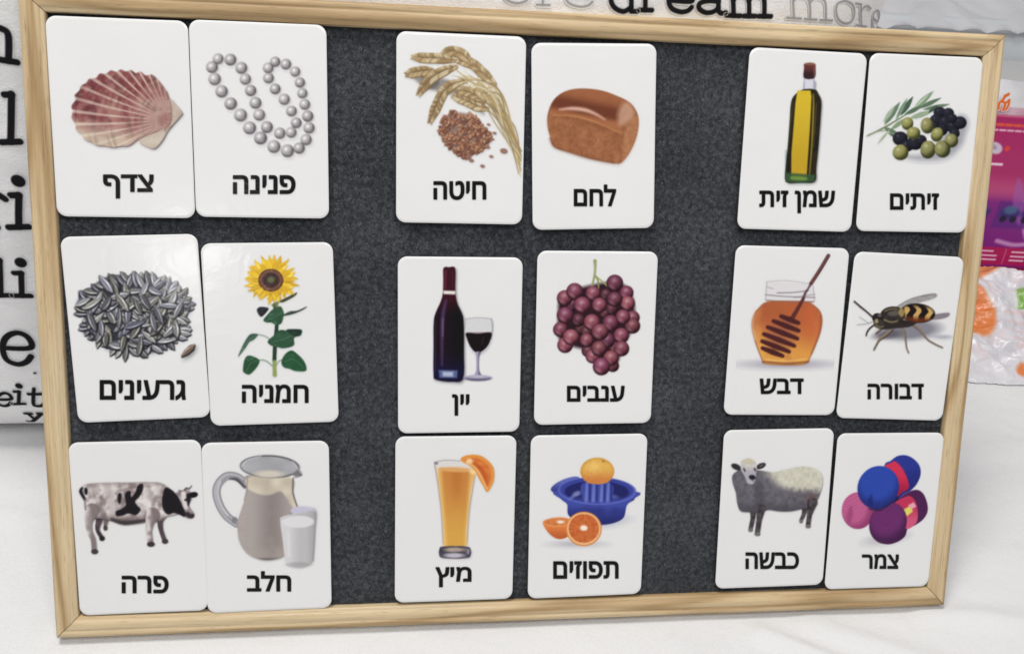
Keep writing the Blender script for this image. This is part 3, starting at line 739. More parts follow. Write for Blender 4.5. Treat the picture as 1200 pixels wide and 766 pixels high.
def art_orange(A):
    X, Y = A.X, A.Y
    B = (52, 62, 146)
    A.put(A.ell(340, 405, 110, 24, -6, soft=24), (140, 142, 168), .5)
    A.put(A.ell(240, 500, 90, 12, 0, soft=20), (150, 146, 156), .6)
    A.put(A.poly([(128, 266), (150, 240), (195, 218), (240, 210), (255, 225), (200, 250), (178, 280), (150, 284)]), lerp((92, 104, 178), (50, 58, 130), sst(225, 280, Y)))
    A.put(A.poly([(470, 285), (490, 296), (484, 312), (462, 320)]), (28, 34, 84))
    b = [(158, 272), (175, 310), (198, 330), (202, 372), (232, 398), (290, 415), (350, 418), (405, 408), (442, 385), (455, 335), (480, 310), (494, 275)]
    A.put(A.poly(b), lerp((62, 74, 160), (36, 42, 110), sst(330, 410, Y + vn(X, Y, 30, 2) * 24)))
    A.put(A.ell(327, 272, 168, 60, 1), (84, 96, 182))
    A.put(A.ell(326, 270, 158, 54, 1), (54, 62, 148))
    A.put(A.ell(326, 276, 138, 46, 1), lerp((30, 34, 96), (60, 68, 150), sst(290, 320, Y)))
    A.put(A.ell(240, 284, 18, 10, -20, soft=10), (150, 160, 210), .7)
    A.put(A.ell(398, 296, 18, 8, 10, soft=10), (110, 120, 190), .6)
    A.put(A.ell(222, 298, 16, 6, -30, soft=8), (130, 142, 200), .6)
    A.put(A.poly([(268, 238), (386, 240), (394, 296), (384, 316), (330, 326), (276, 316), (262, 294)]), (60, 70, 156))
    for x in (282, 312, 346, 374):
        A.put(A.stroke([(x + 2, 238), (x, 275), (x - 2, 314)], [8, 12, 14], soft=8), (112, 128, 200), .8)
        A.put(A.stroke([(x + 14, 238), (x + 14, 312)], 6, soft=6), (30, 34, 96), .8)
    u, v = A.uv(328, 188, 73, 58)
    c = lerp((232, 180, 84), (214, 128, 66), sst(-.3, .8, v)); c = lerp(c, (246, 206, 120), np.exp(-((u + .2) ** 2 + (v + .35) ** 2) / .15) * .7)
    c = lerp(c, (198, 140, 60), sst(.75, 1, np.hypot(u, v)) * .5)
    c = c * (1 - .09 * vn(X, Y, 4, 5))[..., None]
    m = A.ell(328, 188, 73, 59) * (Y < 243 - ((X - 328) / 73) ** 2 * 14 + 0)
    A.put(m, c)
    A.put(A.ell(354, 145, 7, 4, 20, soft=4), (150, 96, 50), .8)
    A.put(A.poly([(94, 408), (108, 396), (150, 386), (195, 388), (212, 402), (204, 450), (196, 472), (160, 479), (128, 462), (106, 436)]), lerp((220, 122, 62), (186, 92, 46), sst(420, 475, Y)))
    A.put(A.ell(158, 406, 62, 20, -2), (222, 146, 84))
    A.put(A.ell(158, 405, 54, 15, -2), lerp((196, 106, 56), (216, 130, 74), vn(X, Y, 12, 1)))
    A.put(A.ell(170, 405, 16, 7, 0, soft=5), (236, 218, 196))
    A.put(A.ell(270, 435, 77, 74, 0), (214, 128, 62))
    A.put(A.ell(270, 434, 72, 69, 0), (234, 184, 130))
    u, v = A.uv(270, 433, 65, 62)
    r = np.hypot(u, v); a = np.arctan2(v, u)
    seg = abs(((a / (2 * math.pi) * 10 + .3) % 1) - .5)
    c = lerp((186, 86, 40), (206, 112, 58), vn(X, Y, 8, 3))
    c = lerp(c, (222, 148, 92), sst(.44, .5, seg) * .6)
    A.put(A.ell(270, 433, 65, 62), c)
    A.put(A.ell(270, 431, 16, 12, 0, soft=7), (244, 228, 208))


def art_sheep(A):
    X, Y = A.X, A.Y
    D = lerp((104, 100, 108), (68, 64, 72), fbm(X, Y, 20, 2))
    def leg(p, w):
        A.put(A.stroke([(x + 2, y + 2) for x, y in p], w, soft=6), (60, 56, 60), .6)
        A.put(A.stroke(p, w), lerp((48, 44, 48), (88, 82, 84), vn(X, Y, 14, 3)))
        A.put(A.ell(p[-1][0] + 1, p[-1][1] + 6, w[-1] * .62, 9), (112, 106, 106))
    leg([(196, 380), (194, 420), (184, 464)], [32, 20, 18])
    leg([(424, 368), (418, 400), (406, 426)], [30, 18, 14])
    body = [(118, 215), (150, 200), (215, 206), (250, 210), (290, 215), (340, 202), (390, 192), (435, 191), (474, 202), (498, 226), (502, 262), (492, 305), (474, 345), (452, 370), (410, 376), (360, 386), (310, 386), (262, 380), (225, 392), (175, 390), (140, 384), (126, 350), (120, 305), (106, 262), (104, 232)]
    A.put(A.poly([(x + 1, y + 3) for x, y in body], soft=7), (54, 50, 56), .8)
    n = fbm(X, Y, 12, 5)
    c = lerp((116, 113, 121), (78, 75, 84), n)
    lim = 262 + (X - 380) * .06 + n * 36
    lit = sst(22, -18, Y - lim - 10) * sst(215, 300, X - (Y - 220) * .9)
    c = lerp(c, lerp((216, 213, 198), (182, 178, 160), n), lit)
    c = lerp(c, (64, 58, 66), sst(330, 385, Y) * .55)
    c = lerp(c, (108, 66, 60), np.exp(-(((X - 452) / 26) ** 2 + ((Y - 335) / 26) ** 2)) * .6)
    c = lerp(c, (64, 60, 70), sst(38, 0, abs(X - 222 - (Y - 300) * .1)) * sst(230, 280, Y) * .45)
    A.put(A.poly(body), c)
    leg([(232, 375), (222, 425), (214, 482)], [38, 24, 22])
    leg([(456, 350), (444, 400), (437, 448)], [46, 22, 20])
    A.put(A.ell(121, 192, 23, 13, 25), (48, 44, 50))
    A.put(A.ell(230, 188, 23, 12, -25), (44, 40, 46))
    A.put(A.ell(232, 186, 12, 5, -25, soft=5), (110, 100, 100), .7)
    hd = [(140, 190), (142, 168), (162, 156), (182, 155), (202, 166), (212, 186), (210, 215), (206, 245), (198, 265), (184, 268), (170, 258), (158, 232), (146, 212)]
    A.put(A.poly(hd), lerp(lerp((216, 212, 202), (176, 170, 170), n), (170, 166, 174), sst(180, 220, Y)))
    A.put(A.poly([(146, 172), (165, 156), (188, 156), (204, 170), (180, 178)], soft=8), (198, 190, 160), .8)
    A.put(A.stroke([(155, 200), (160, 210)], 7, soft=4), (44, 40, 46), .9)
    A.put(A.stroke([(202, 200), (206, 208)], 7, soft=4), (44, 40, 46), .9)
    A.put(A.ell(192, 238, 15, 11, 10, soft=5), (34, 32, 40))
    A.put(A.ell(182, 258, 14, 9, 10, soft=7), (176, 172, 178))
    A.put(A.stroke([(188, 249), (198, 256)], 3, soft=3), (50, 46, 52), .8)


def art_wool(A):
    X, Y = A.X, A.Y
    def yarn(cx, cy, ang, s=6.0, curve=.0016, k=0):
        a = math.radians(ang)
        u = (X - cx) * math.cos(a) + (Y - cy) * math.sin(a); v = -(X - cx) * math.sin(a) + (Y - cy) * math.cos(a)
        return .5 + .5 * np.sin((u + v * v * curve * 3) * 2 * math.pi / s + 6 * vn(X, Y, 34, k) + 3 * vn(X, Y, 13, k + 2))
    A.put(A.ell(300, 500, 100, 26, -10, soft=20), (150, 146, 156), .4)
    t = yarn(165, 375, 60, 11)
    u, v = A.uv(166, 374, 67, 83)
    c = lerp(lerp((196, 100, 146), (160, 68, 118), t * .7), (140, 56, 102), sst(.7, 1.25, np.hypot(u + .2, v + .2)) * .9)
    A.put(A.ell(172, 374, 73, 83), c)
    A.put(A.poly([(120, 400), (140, 350), (150, 390), (135, 430)], soft=12), (132, 50, 96), .5)
    pb = [(228, 445), (236, 395), (262, 350), (300, 335), (350, 325), (385, 298), (430, 280), (462, 292), (482, 330), (487, 375), (468, 412), (430, 440), (398, 455), (385, 490), (350, 516), (300, 526), (255, 500)]
    t = yarn(420, 360, 30, 10, k=2)
    A.put(A.poly(pb), lerp((84, 34, 84), (52, 20, 58), t * .6 + sst(380, 470, Y) * .3))
    bd = [(338, 342), (372, 318), (405, 308), (430, 330), (442, 375), (438, 425), (405, 455), (385, 450), (392, 410), (372, 370)]
    A.put(A.poly(bd, soft=4), lerp((190, 48, 84), (204, 84, 120), sst(350, 430, Y)))
    A.put(A.poly([(374, 372), (412, 350), (420, 378), (392, 400)], smooth=False, soft=5), (216, 208, 96))
    A.put(A.poly([(398, 350), (424, 336), (436, 356), (414, 368)], smooth=False, soft=5), (226, 160, 176))
    u, v = A.uv(308, 430, 83, 97, 24)
    t = yarn(306, 432, 70, 11, .004, 1)
    c = lerp(lerp((116, 48, 112), (84, 32, 86), t * .8), (62, 24, 66), sst(.7, 1.25, np.hypot(u + .2, v + .25)) * .9)
    A.put(A.ell(308, 430, 83, 97, 24), c)
    bl = [(290, 175), (320, 150), (352, 128), (390, 125), (425, 142), (450, 172), (455, 210), (440, 250), (412, 282), (380, 300), (340, 330), (280, 300)]
    t = yarn(400, 210, 40, 10, k=3)
    A.put(A.poly(bl), lerp((46, 58, 156), (28, 34, 104), t * .6 + sst(180, 270, Y + X * .2 - 60) * .4))
    A.put(A.poly([(292, 176), (318, 160), (340, 152), (368, 178), (392, 222), (402, 270), (372, 292), (346, 312), (352, 262), (334, 215)], soft=4), lerp((206, 46, 78), (160, 26, 60), sst(200, 300, Y)))
    A.put(A.poly([(200, 330), (250, 370), (300, 345), (350, 320), (330, 300), (230, 300)], soft=10), (34, 20, 60))
    u, v = A.uv(264, 270, 92, 99, 32)
    t = yarn(264, 270, 50, 11, .003, 4)
    c = lerp(lerp((46, 76, 176), (34, 56, 146), t * .7), (30, 40, 112), sst(.7, 1.25, np.hypot(u + .2, v + .25)) * .9)
    A.put(A.ell(264, 270, 92, 99, 32), c)
    A.put(A.poly([(215, 330), (235, 300), (240, 345), (226, 352)], soft=10), (22, 30, 90), .6)
    A.put(A.stroke([(225, 366), (270, 372), (315, 345), (352, 322)], 6, soft=10), (24, 18, 50), .7)


# name: (centre x, centre y in mm on the board, turn in degrees, drawing-sheet corners, picture box, caption box, word, art, label, picture label)
CARDS = [
 ('shell', 53.1, 319.8, 0.34, [(7, 23), (523, 44), (549, 755), (52, 748)], (85, 205, 520, 520), (217, 597, 400, 685), 'צדף', art_shell, 'white card with a striped maroon scallop shell, in the top left corner of the board', 'scallop shell picture'),
 ('pearls', 131.3, 321.2, 0.38, [(0, 4), (517, 25), (527, 751), (28, 744)], (55, 122, 485, 535), (166, 588, 402, 660), 'פנינה', art_pearls, 'white card with a looped string of grey pearls, right of the shell card', 'pearl necklace picture'),
 ('wheat', 249.5, 320.1, 0.13, [(29, 19), (518, 41), (501, 746), (28, 738)], (50, 75, 508, 590), (168, 582, 368, 655), 'חיטה', art_wheat, 'white card with bent wheat ears above a heap of brown grains', 'wheat picture'),
 ('bread', 332.2, 318.3, 2.04, [(24, 32), (504, 36), (494, 742), (29, 750)], (70, 195, 450, 512), (186, 575, 350, 660), 'לחם', art_bread, 'white card with a glossy brown loaf of bread, right of the wheat card', 'bread loaf picture'),
 ('oil', 467.3, 320.0, -0.52, [(64, 16), (533, 43), (467, 757), (11, 744)], (190, 68, 368, 580), (100, 590, 405, 683), 'שמן זית', art_oil, 'white card with a tall slim bottle of yellow olive oil', 'olive oil bottle picture'),
 ('olives', 547.8, 320.5, 0.20, [(68, 22), (522, 41), (450, 743), (9, 736)], (45, 165, 475, 472), (145, 585, 343, 652), 'זיתים', art_olives, 'white card with green and black olives and an olive twig, in the top right corner', 'olives picture'),
 ('seeds', 56.5, 196.8, 2.35, [(16, 23), (553, 11), (606, 728), (88, 752)], (75, 160, 568, 515), (172, 583, 510, 663), 'גרעינים', art_seeds, 'white card with a heap of striped grey sunflower seeds, tilted and catching a lamp glare', 'sunflower seeds picture'),
 ('sunflower', 135.2, 193.8, 1.53, [(16, 16), (545, 11), (570, 729), (58, 747)], (155, 35, 455, 555), (182, 580, 450, 655), 'חמניה', art_sunflower, 'white card with a yellow sunflower on a leafy green stem', 'sunflower picture'),
 ('wine', 251.1, 187.0, 0.34, [(21, 34), (533, 39), (518, 751), (22, 759)], (150, 66, 422, 562), (243, 598, 315, 687), 'יין', art_wine, 'white card with a dark wine bottle beside a glass of red wine', 'wine bottle and glass picture'),
 ('grapes', 338.1, 192.0, 0.46, [(34, 29), (539, 33), (508, 751), (19, 759)], (90, 62, 475, 560), (157, 595, 400, 663), 'ענבים', art_grapes, 'white card with a hanging bunch of red grapes, right of the wine card', 'red grapes picture'),
 ('honey', 466.6, 196.9, -0.59, [(82, 25), (570, 39), (502, 755), (28, 753)], (118, 58, 500, 566), (182, 597, 372, 665), 'דבש', art_honey, 'white card with a round glass honey jar and wooden dipper', 'honey jar picture'),
 ('wasp', 546.8, 193.3, -1.94, [(95, 15), (564, 40), (468, 741), (11, 729)], (80, 182, 525, 460), (147, 582, 390, 650), 'דבורה', art_wasp, 'white card with a black and yellow striped wasp and its shadow', 'wasp picture'),
 ('cow', 53.2, 71.2, 0.66, [(16, 27), (559, 15), (589, 713), (65, 736)], (55, 180, 560, 498), (235, 572, 428, 645), 'פרה', art_cow, 'white card with a black and white cow, in the bottom left corner', 'cow picture'),
 ('milk', 130.9, 69.9, 0.48, [(19, 29), (555, 19), (567, 720), (48, 742)], (60, 68, 520, 562), (212, 565, 398, 652), 'חלב', art_milk, 'white card with a glass jug and a small glass of milk', 'milk jug and glass picture'),
 ('juice', 249.8, 72.2, -0.00, [(29, 39), (536, 34), (518, 718), (26, 735)], (180, 104, 456, 562), (196, 583, 348, 670), 'מיץ', art_juice, 'white card with a tall glass of orange juice and an orange slice on its rim', 'orange juice picture'),
 ('orange', 337.4, 72.3, 0.48, [(44, 36), (544, 26), (515, 715), (29, 735)], (84, 120, 506, 525), (138, 573, 420, 650), 'תפוזים', art_orange, 'white card with a blue citrus squeezer and cut orange halves', 'citrus squeezer and oranges picture'),
 ('sheep', 467.6, 74.6, 0.44, [(69, 31), (554, 22), (501, 710), (30, 729)], (88, 142, 518, 508), (162, 567, 398, 642), 'כבשה', art_sheep, 'white card with a grey woolly sheep looking forward', 'sheep picture'),
 ('wool', 547.4, 71.2, -0.18, [(83, 27), (563, 23), (489, 716), (21, 730)], (90, 115, 500, 540), (190, 570, 358, 638), 'צמר', art_wool, 'white card with blue, pink and purple balls of wool, in the bottom right corner', 'balls of wool picture'),
]


# ------------------------------------------------------------------ materials
def mat_fabric(name, col, scale=900, bump=0.25, var=0.04, rough=0.9, sheen=0.15):
    m, nt, b, N, L = nodes(name)
    tc = N('ShaderNodeTexCoord')
    n1 = N('ShaderNodeTexNoise'); n1.inputs['Scale'].default_value = 9; n1.inputs['Detail'].default_value = 5
    L(tc.outputs['Object'], n1.inputs['Vector'])
    r = ramp(N, [(0.3, tuple(c * (1 - var) for c in col)), (0.7, tuple(min(1, c * (1 + var)) for c in col))])
    L(n1.outputs['Fac'], r.inputs['Fac']); L(r.outputs['Color'], b.inputs['Base Color'])
    mp = N('ShaderNodeMapping'); mp.inputs['Rotation'].default_value = (0, 0, 0.1)
    L(tc.outputs['Object'], mp.inputs['Vector'])
    n2 = N('ShaderNodeTexNoise'); n2.inputs['Scale'].default_value = scale; n2.inputs['Detail'].default_value = 2
    L(mp.outputs['Vector'], n2.inputs['Vector'])
    n3 = N('ShaderNodeTexNoise'); n3.inputs['Scale'].default_value = 60; n3.inputs['Detail'].default_value = 4
    L(mp.outputs['Vector'], n3.inputs['Vector'])
    mx = N('ShaderNodeMath'); mx.operation = 'MULTIPLY_ADD'; mx.inputs[1].default_value = 3.0
    L(n3.outputs['Fac'], mx.inputs[0]); L(n2.outputs['Fac'], mx.inputs[2])
    bp = N('ShaderNodeBump'); bp.inputs['Strength'].default_value = bump; bp.inputs['Distance'].default_value = 0.0006
    L(mx.outputs[0], bp.inputs['Height']); L(bp.outputs['Normal'], b.inputs['Normal'])
    b.inputs['Roughness'].default_value = rough
    b.inputs['Sheen Weight'].default_value = sheen
    return m


def mat_wood():
    m, nt, b, N, L = nodes('pale_pine')
    tc = N('ShaderNodeTexCoord')
    info = N('ShaderNodeObjectInfo')
    ad = N('ShaderNodeVectorMath'); ad.operation = 'MULTIPLY_ADD'
    cmb = N('ShaderNodeCombineXYZ')
    ml = N('ShaderNodeMath'); ml.operation = 'MULTIPLY'; ml.inputs[1].default_value = 7.0
    L(info.outputs['Random'], ml.inputs[0])
    for k in range(3): L(ml.outputs[0], cmb.inputs[k])
    L(tc.outputs['Object'], ad.inputs[0]); ad.inputs[1].default_value = (1, 1, 1); L(cmb.outputs[0], ad.inputs[2])
    mp = N('ShaderNodeMapping'); mp.inputs['Scale'].default_value = (3.0, 42, 42)
    L(ad.outputs[0], mp.inputs['Vector'])
    n1 = N('ShaderNodeTexNoise'); n1.inputs['Scale'].default_value = 1.0; n1.inputs['Detail'].default_value = 2; n1.inputs['Distortion'].default_value = 0.3
    L(mp.outputs['Vector'], n1.inputs['Vector'])
    # growth rings: bands of the smooth field
    mm = N('ShaderNodeMath'); mm.operation = 'MULTIPLY'; mm.inputs[1].default_value = 24
    L(n1.outputs['Fac'], mm.inputs[0])
    sn = N('ShaderNodeMath'); sn.operation = 'SINE'; L(mm.outputs[0], sn.inputs[0])
    r = ramp(N, [(0.0, (0.60, 0.475, 0.295)), (0.55, (0.57, 0.44, 0.26)), (0.84, (0.485, 0.35, 0.19)), (1.0, (0.37, 0.25, 0.12))])
    ma = N('ShaderNodeMath'); ma.operation = 'MULTIPLY_ADD'; ma.inputs[1].default_value = 0.5; ma.inputs[2].default_value = 0.5
    L(sn.outputs[0], ma.inputs[0]); L(ma.outputs[0], r.inputs['Fac'])
    mp2 = N('ShaderNodeMapping'); mp2.inputs['Scale'].default_value = (16, 700, 700)
    L(ad.outputs[0], mp2.inputs['Vector'])
    n2 = N('ShaderNodeTexNoise'); n2.inputs['Scale'].default_value = 1.0; n2.inputs['Detail'].default_value = 4
    L(mp2.outputs['Vector'], n2.inputs['Vector'])
    r2 = ramp(N, [(0.3, (0.86, 0.84, 0.82)), (0.62, (1.06, 1.05, 1.04))])
    L(n2.outputs['Fac'], r2.inputs['Fac'])
    mx = N('ShaderNodeMix'); mx.data_type = 'RGBA'; mx.blend_type = 'MULTIPLY'; mx.inputs['Factor'].default_value = 1
    L(r.outputs['Color'], mx.inputs['A']); L(r2.outputs['Color'], mx.inputs['B'])
    L(mx.outputs['Result'], b.inputs['Base Color'])
    mp3 = N('ShaderNodeMapping'); mp3.inputs['Scale'].default_value = (70, 1500, 1500)
    L(ad.outputs[0], mp3.inputs['Vector'])
    n3 = N('ShaderNodeTexNoise'); n3.inputs['Scale'].default_value = 1.0; n3.inputs['Detail'].default_value = 2
    L(mp3.outputs['Vector'], n3.inputs['Vector'])
    r3 = ramp(N, [(0.30, (0.66, 0.60, 0.54)), (0.40, (1, 1, 1))])
    L(n3.outputs['Fac'], r3.inputs['Fac'])
    mx3 = N('ShaderNodeMix'); mx3.data_type = 'RGBA'; mx3.blend_type = 'MULTIPLY'; mx3.inputs['Factor'].default_value = .8
    L(mx.outputs['Result'], mx3.inputs['A']); L(r3.outputs['Color'], mx3.inputs['B'])
    L(mx3.outputs['Result'], b.inputs['Base Color'])
    bp = N('ShaderNodeBump'); bp.inputs['Strength'].default_value = 0.25; bp.inputs['Distance'].default_value = 0.0003
    L(n2.outputs['Fac'], bp.inputs['Height']); L(bp.outputs['Normal'], b.inputs['Normal'])
    b.inputs['Roughness'].default_value = 0.55
    return m


def mat_felt():
    m, nt, b, N, L = nodes('charcoal_felt')
    tc = N('ShaderNodeTexCoord')
    n1 = N('ShaderNodeTexNoise'); n1.inputs['Scale'].default_value = 900; n1.inputs['Detail'].default_value = 3; n1.inputs['Roughness'].default_value = 0.7
    n1.inputs['Distortion'].default_value = 1.5
    mpf = N('ShaderNodeMapping'); mpf.inputs['Scale'].default_value = (1.15, .7, 1)
    L(tc.outputs['Object'], mpf.inputs['Vector']); L(mpf.outputs[0], n1.inputs['Vector'])
    n2 = N('ShaderNodeTexNoise'); n2.inputs['Scale'].default_value = 330; n2.inputs['Detail'].default_value = 2; n2.inputs['Distortion'].default_value = 0.4
    L(tc.outputs['Object'], n2.inputs['Vector'])
    mx = N('ShaderNodeMath'); mx.operation = 'ADD'
    mx.operation = 'MULTIPLY_ADD'; mx.inputs[1].default_value = .62
    s2 = N('ShaderNodeMath'); s2.operation = 'MULTIPLY'; s2.inputs[1].default_value = .38
    L(n2.outputs['Fac'], s2.inputs[0])
    L(n1.outputs['Fac'], mx.inputs[0]); L(s2.outputs[0], mx.inputs[2])
    hf = mx
    r = ramp(N, [(0.36, (0.012, 0.013, 0.016)), (0.5, (0.034, 0.037, 0.043)), (0.64, (0.084, 0.089, 0.099))])
    n4 = N('ShaderNodeTexNoise'); n4.inputs['Scale'].default_value = 22; n4.inputs['Detail'].default_value = 3
    L(tc.outputs['Object'], n4.inputs['Vector'])
    ml4 = N('ShaderNodeMath'); ml4.operation = 'MULTIPLY_ADD'; ml4.inputs[1].default_value = .16; ml4.inputs[2].default_value = -.08
    L(n4.outputs['Fac'], ml4.inputs[0])
    a4 = N('ShaderNodeMath'); a4.operation = 'ADD'; L(hf.outputs[0], a4.inputs[0]); L(ml4.outputs[0], a4.inputs[1])
    L(a4.outputs[0], r.inputs['Fac']); L(r.outputs['Color'], b.inputs['Base Color'])
    bp = N('ShaderNodeBump'); bp.inputs['Strength'].default_value = 0.7; bp.inputs['Distance'].default_value = 0.0008
    L(hf.outputs[0], bp.inputs['Height']); L(bp.outputs['Normal'], b.inputs['Normal'])
    b.inputs['Roughness'].default_value = 0.95
    b.inputs['Specular IOR Level'].default_value = 0.15
    b.inputs['Sheen Weight'].default_value = 0.12
    return m


def film_bump(N, L, b):
    tc = N('ShaderNodeTexCoord')
    n = N('ShaderNodeTexNoise'); n.inputs['Scale'].default_value = 48; n.inputs['Detail'].default_value = 4; n.inputs['Distortion'].default_value = 1.2
    L(tc.outputs['Object'], n.inputs['Vector'])
    bp = N('ShaderNodeBump'); bp.inputs['Strength'].default_value = 0.30; bp.inputs['Distance'].default_value = 0.0006
    L(n.outputs['Fac'], bp.inputs['Height'])
    L(bp.outputs['Normal'], b.inputs['Normal'])


def mat_print(name, attr=True, col=None, rough=0.17, spec=0.26, film=True):
    m, nt, b, N, L = nodes(name)
    if attr:
        a = N('ShaderNodeAttribute'); a.attribute_name = 'print'
        L(a.outputs['Color'], b.inputs['Base Color'])
    else:
        tc = N('ShaderNodeTexCoord')
        n = N('ShaderNodeTexNoise'); n.inputs['Scale'].default_value = 14; L(tc.outputs['Object'], n.inputs['Vector'])
        r = ramp(N, [(0.3, tuple(c * .985 for c in col)), (0.7, tuple(c * 1.012 for c in col))])
        L(n.outputs['Fac'], r.inputs['Fac']); L(r.outputs['Color'], b.inputs['Base Color'])
    b.inputs['Roughness'].default_value = rough
    b.inputs['Specular IOR Level'].default_value = spec
    if film: film_bump(N, L, b)
    return m


M_WOOD = mat_wood()
M_FELT = mat_felt()
M_CARD = mat_print('laminated_card', False, (CARD, CARD, CARD * .995))
M_PRINT = mat_print('laminated_print', True)
M_INK = mat_print('black_ink', False, (0.010, 0.010, 0.011))
M_SHEET = mat_fabric('white_sheet_cotton', (0.69, 0.69, 0.695), bump=.8, var=.02)
M_CUSH = mat_fabric('white_canvas', (0.86, 0.86, 0.87), scale=900, bump=.8)
M_CINK = mat_print('fabric_ink', True, rough=.9, spec=.1, film=False)
M_PAD = mat_fabric('fastener_pad', (0.08, 0.08, 0.085), bump=.1)
M_BACK = mat_fabric('grey_hardboard', (0.25, 0.2, 0.15), bump=.1)

# ------------------------------------------------------------------ the bed sheet (setting)
CX, CY, HW, HH, TH = .165, .283, .395, .236, .108


def sheet_z(x, y):
    z = .0011 * (1 - np.abs(2 * fbm(x + .3 * y, y, .055, 4, 3) - 1)) * sst(.0, .03, np.maximum(np.maximum(-x, x - .6), np.abs(y - .02) - .03)) + 0.0020 * (fbm(x, y, .16, 1) - .5) * 2 * sst(-.02, -.08, y) + 0.006 * (fbm(x, y, .20, 2) - .5) * (sst(.50, .75, x) + sst(.05, .25, y) * sst(-.02, -.25, x))
    # creases fanning from under the right end of the board
    for (x0, y0, x1, y1, h, w) in ((.46, -.012, .60, -.10, .0062, .007), (.50, -.008, .66, -.085, .004, .010), (.585, .000, .70, -.018, .0036, .008), (.40, -.02, .44, -.10, .002, .012),
                                   (.66, .05, .95, .02, .003, .020), (.70, .16, .98, .20, .003, .018), (.10, -.03, .06, -.12, .0018, .010), (-.20, .02, -.06, .12, .0022, .014), (-.16, .14, -.03, .10, .002, .010), (.62, -.12, .9, -.06, .003, .014)):
        ex, ey = x1 - x0, y1 - y0; LL = ex * ex + ey * ey
        t = np.clip(((x - x0) * ex + (y - y0) * ey) / LL, 0, 1)
        d = np.hypot(x - x0 - t * ex, y - y0 - t * ey)
        z = z + h * np.exp(-(d / w) ** 2) * np.sin(np.pi * np.clip(t * .8 + .2, 0, 1))
    under = sst(.03, .0, np.maximum(np.maximum(-x, x - .6), np.maximum(-.005 - y, y - .03)))
    return z * (1 - under * .0) - .0006


def grid(xs, ys, fz):
    X, Y = np.meshgrid(xs, ys)
    Z = fz(X, Y)
    V = np.stack([X, Y, Z], -1).reshape(-1, 3)
    nx, ny = len(xs), len(ys)
    i = np.arange((nx - 1) * (ny - 1)); r = i // (nx - 1); c = i % (nx - 1)
    a = r * nx + c
    F = np.stack([a, a + 1, a + nx + 1, a + nx], 1)
    return V, F


def dens(a, b, parts):
    out = []
    for (p, q, n) in parts: out.append(np.linspace(p, q, n, endpoint=False))
    return np.concatenate(out + [[b]])


xs = dens(-1.4, 2.6, [(-1.4, -.3, 24), (-.3, 1.05, 330), (1.05, 2.6, 40)])
ys = dens(-1.2, 1.40, [(-1.2, -.2, 24), (-.2, .5, 200), (.5, 1.40, 40)])
V, F = grid(xs, ys, sheet_z)
sheet = link_mesh('bed_sheet', V, F.tolist(), M_SHEET)
tag(sheet, kind='structure')
# front and back fall of the sheet over the mattress
xe = np.linspace(-1.4, 2.6, 120)
prof = [(1.400, -.0006), (1.412, -.004), (1.418, -.014), (1.419, -.2)]
V = np.array([(x, p[0] + .003 * vn(x * 10, 0, 1, 2), p[1]) for p in prof for x in xe])
V[:120, 2] = sheet_z(xe, np.full(120, 1.40))
V[:120, 1] = 1.40
F = [(k * 120 + i, k * 120 + i + 1, (k + 1) * 120 + i + 1, (k + 1) * 120 + i) for k in range(3) for i in range(119)]
tag(link_mesh('bed_sheet_edge', V, F, M_SHEET), kind='structure')


# the padded backrest behind the bed and the quilt lying on it
def rbox_mesh(x0, x1, y0, y1, z0, z1, r, seg=4):
    bm = bmesh.new()
    bmesh.ops.create_cube(bm, size=1)
    for v in bm.verts:
        v.co = Vector(((x0 + x1) / 2 + v.co.x * (x1 - x0), (y0 + y1) / 2 + v.co.y * (y1 - y0), (z0 + z1) / 2 + v.co.z * (z1 - z0)))
    bmesh.ops.bevel(bm, geom=bm.edges[:], offset=r, segments=seg, profile=.5, affect='EDGES')
    return bm


def bm_obj(name, bm, mat, parent=None, smooth=True):
    me = bpy.data.meshes.new(name)
    bm.to_mesh(me); bm.free()
    me.polygons.foreach_set('use_smooth', [smooth] * len(me.polygons))
    me.materials.append(mat)
    o = bpy.data.objects.new(name, me)
    COL.objects.link(o)
    if parent: o.parent = parent
    return o


M_BREST = mat_fabric('pale_upholstery', (0.70, 0.73, 0.76), scale=500)
br = bm_obj('backrest', rbox_mesh(-1.4, 2.6, 1.432, 1.70, -.25, .075, .012), M_BREST)
tag(br, 'low pale padded backrest behind the bed sheet, right of the framed board', 'backrest')

M_QUILT = mat_fabric('grey_quilt', (0.70, 0.70, 0.73), scale=300, bump=.3, var=.07)
def quilt_z(X, Y):
    u = (Y - 1.41) / .6
    zz = .045 + .12 * (1 - np.exp(-np.clip(u, 0, 5) * 3.2))
    z = zz + .016 * fbm(X, Y, .09, 3, 4) + .010 * np.abs(vn(X + Y * .6, Y, .07, 5) - .5)
    d = abs(((X * .7 + Y) / .16) % 1 - .5)
    d2 = abs(((X * .7 - Y) / .16) % 1 - .5)
    return z - .006 * np.exp(-(d / .05) ** 2) - .006 * np.exp(-(d2 / .05) ** 2)
qx = np.linspace(.2, 2.5, 260); qy = np.linspace(1.415, 2.3, 130)
V, F = grid(qx, qy, quilt_z)
front = V[:260].copy(); n0 = len(V)
front2 = front.copy(); front2[:, 2] = .054; front2[:, 1] += .004
V = np.concatenate([V, front2]); F = F.tolist() + [(n0 + i + 1, n0 + i, i, i + 1) for i in range(259)]
F = [tuple(f) for f in F]
q = link_mesh('quilt', V, F, M_QUILT)
tag(q, 'rumpled light grey quilted blanket lying over the backrest at the top right', 'blanket')


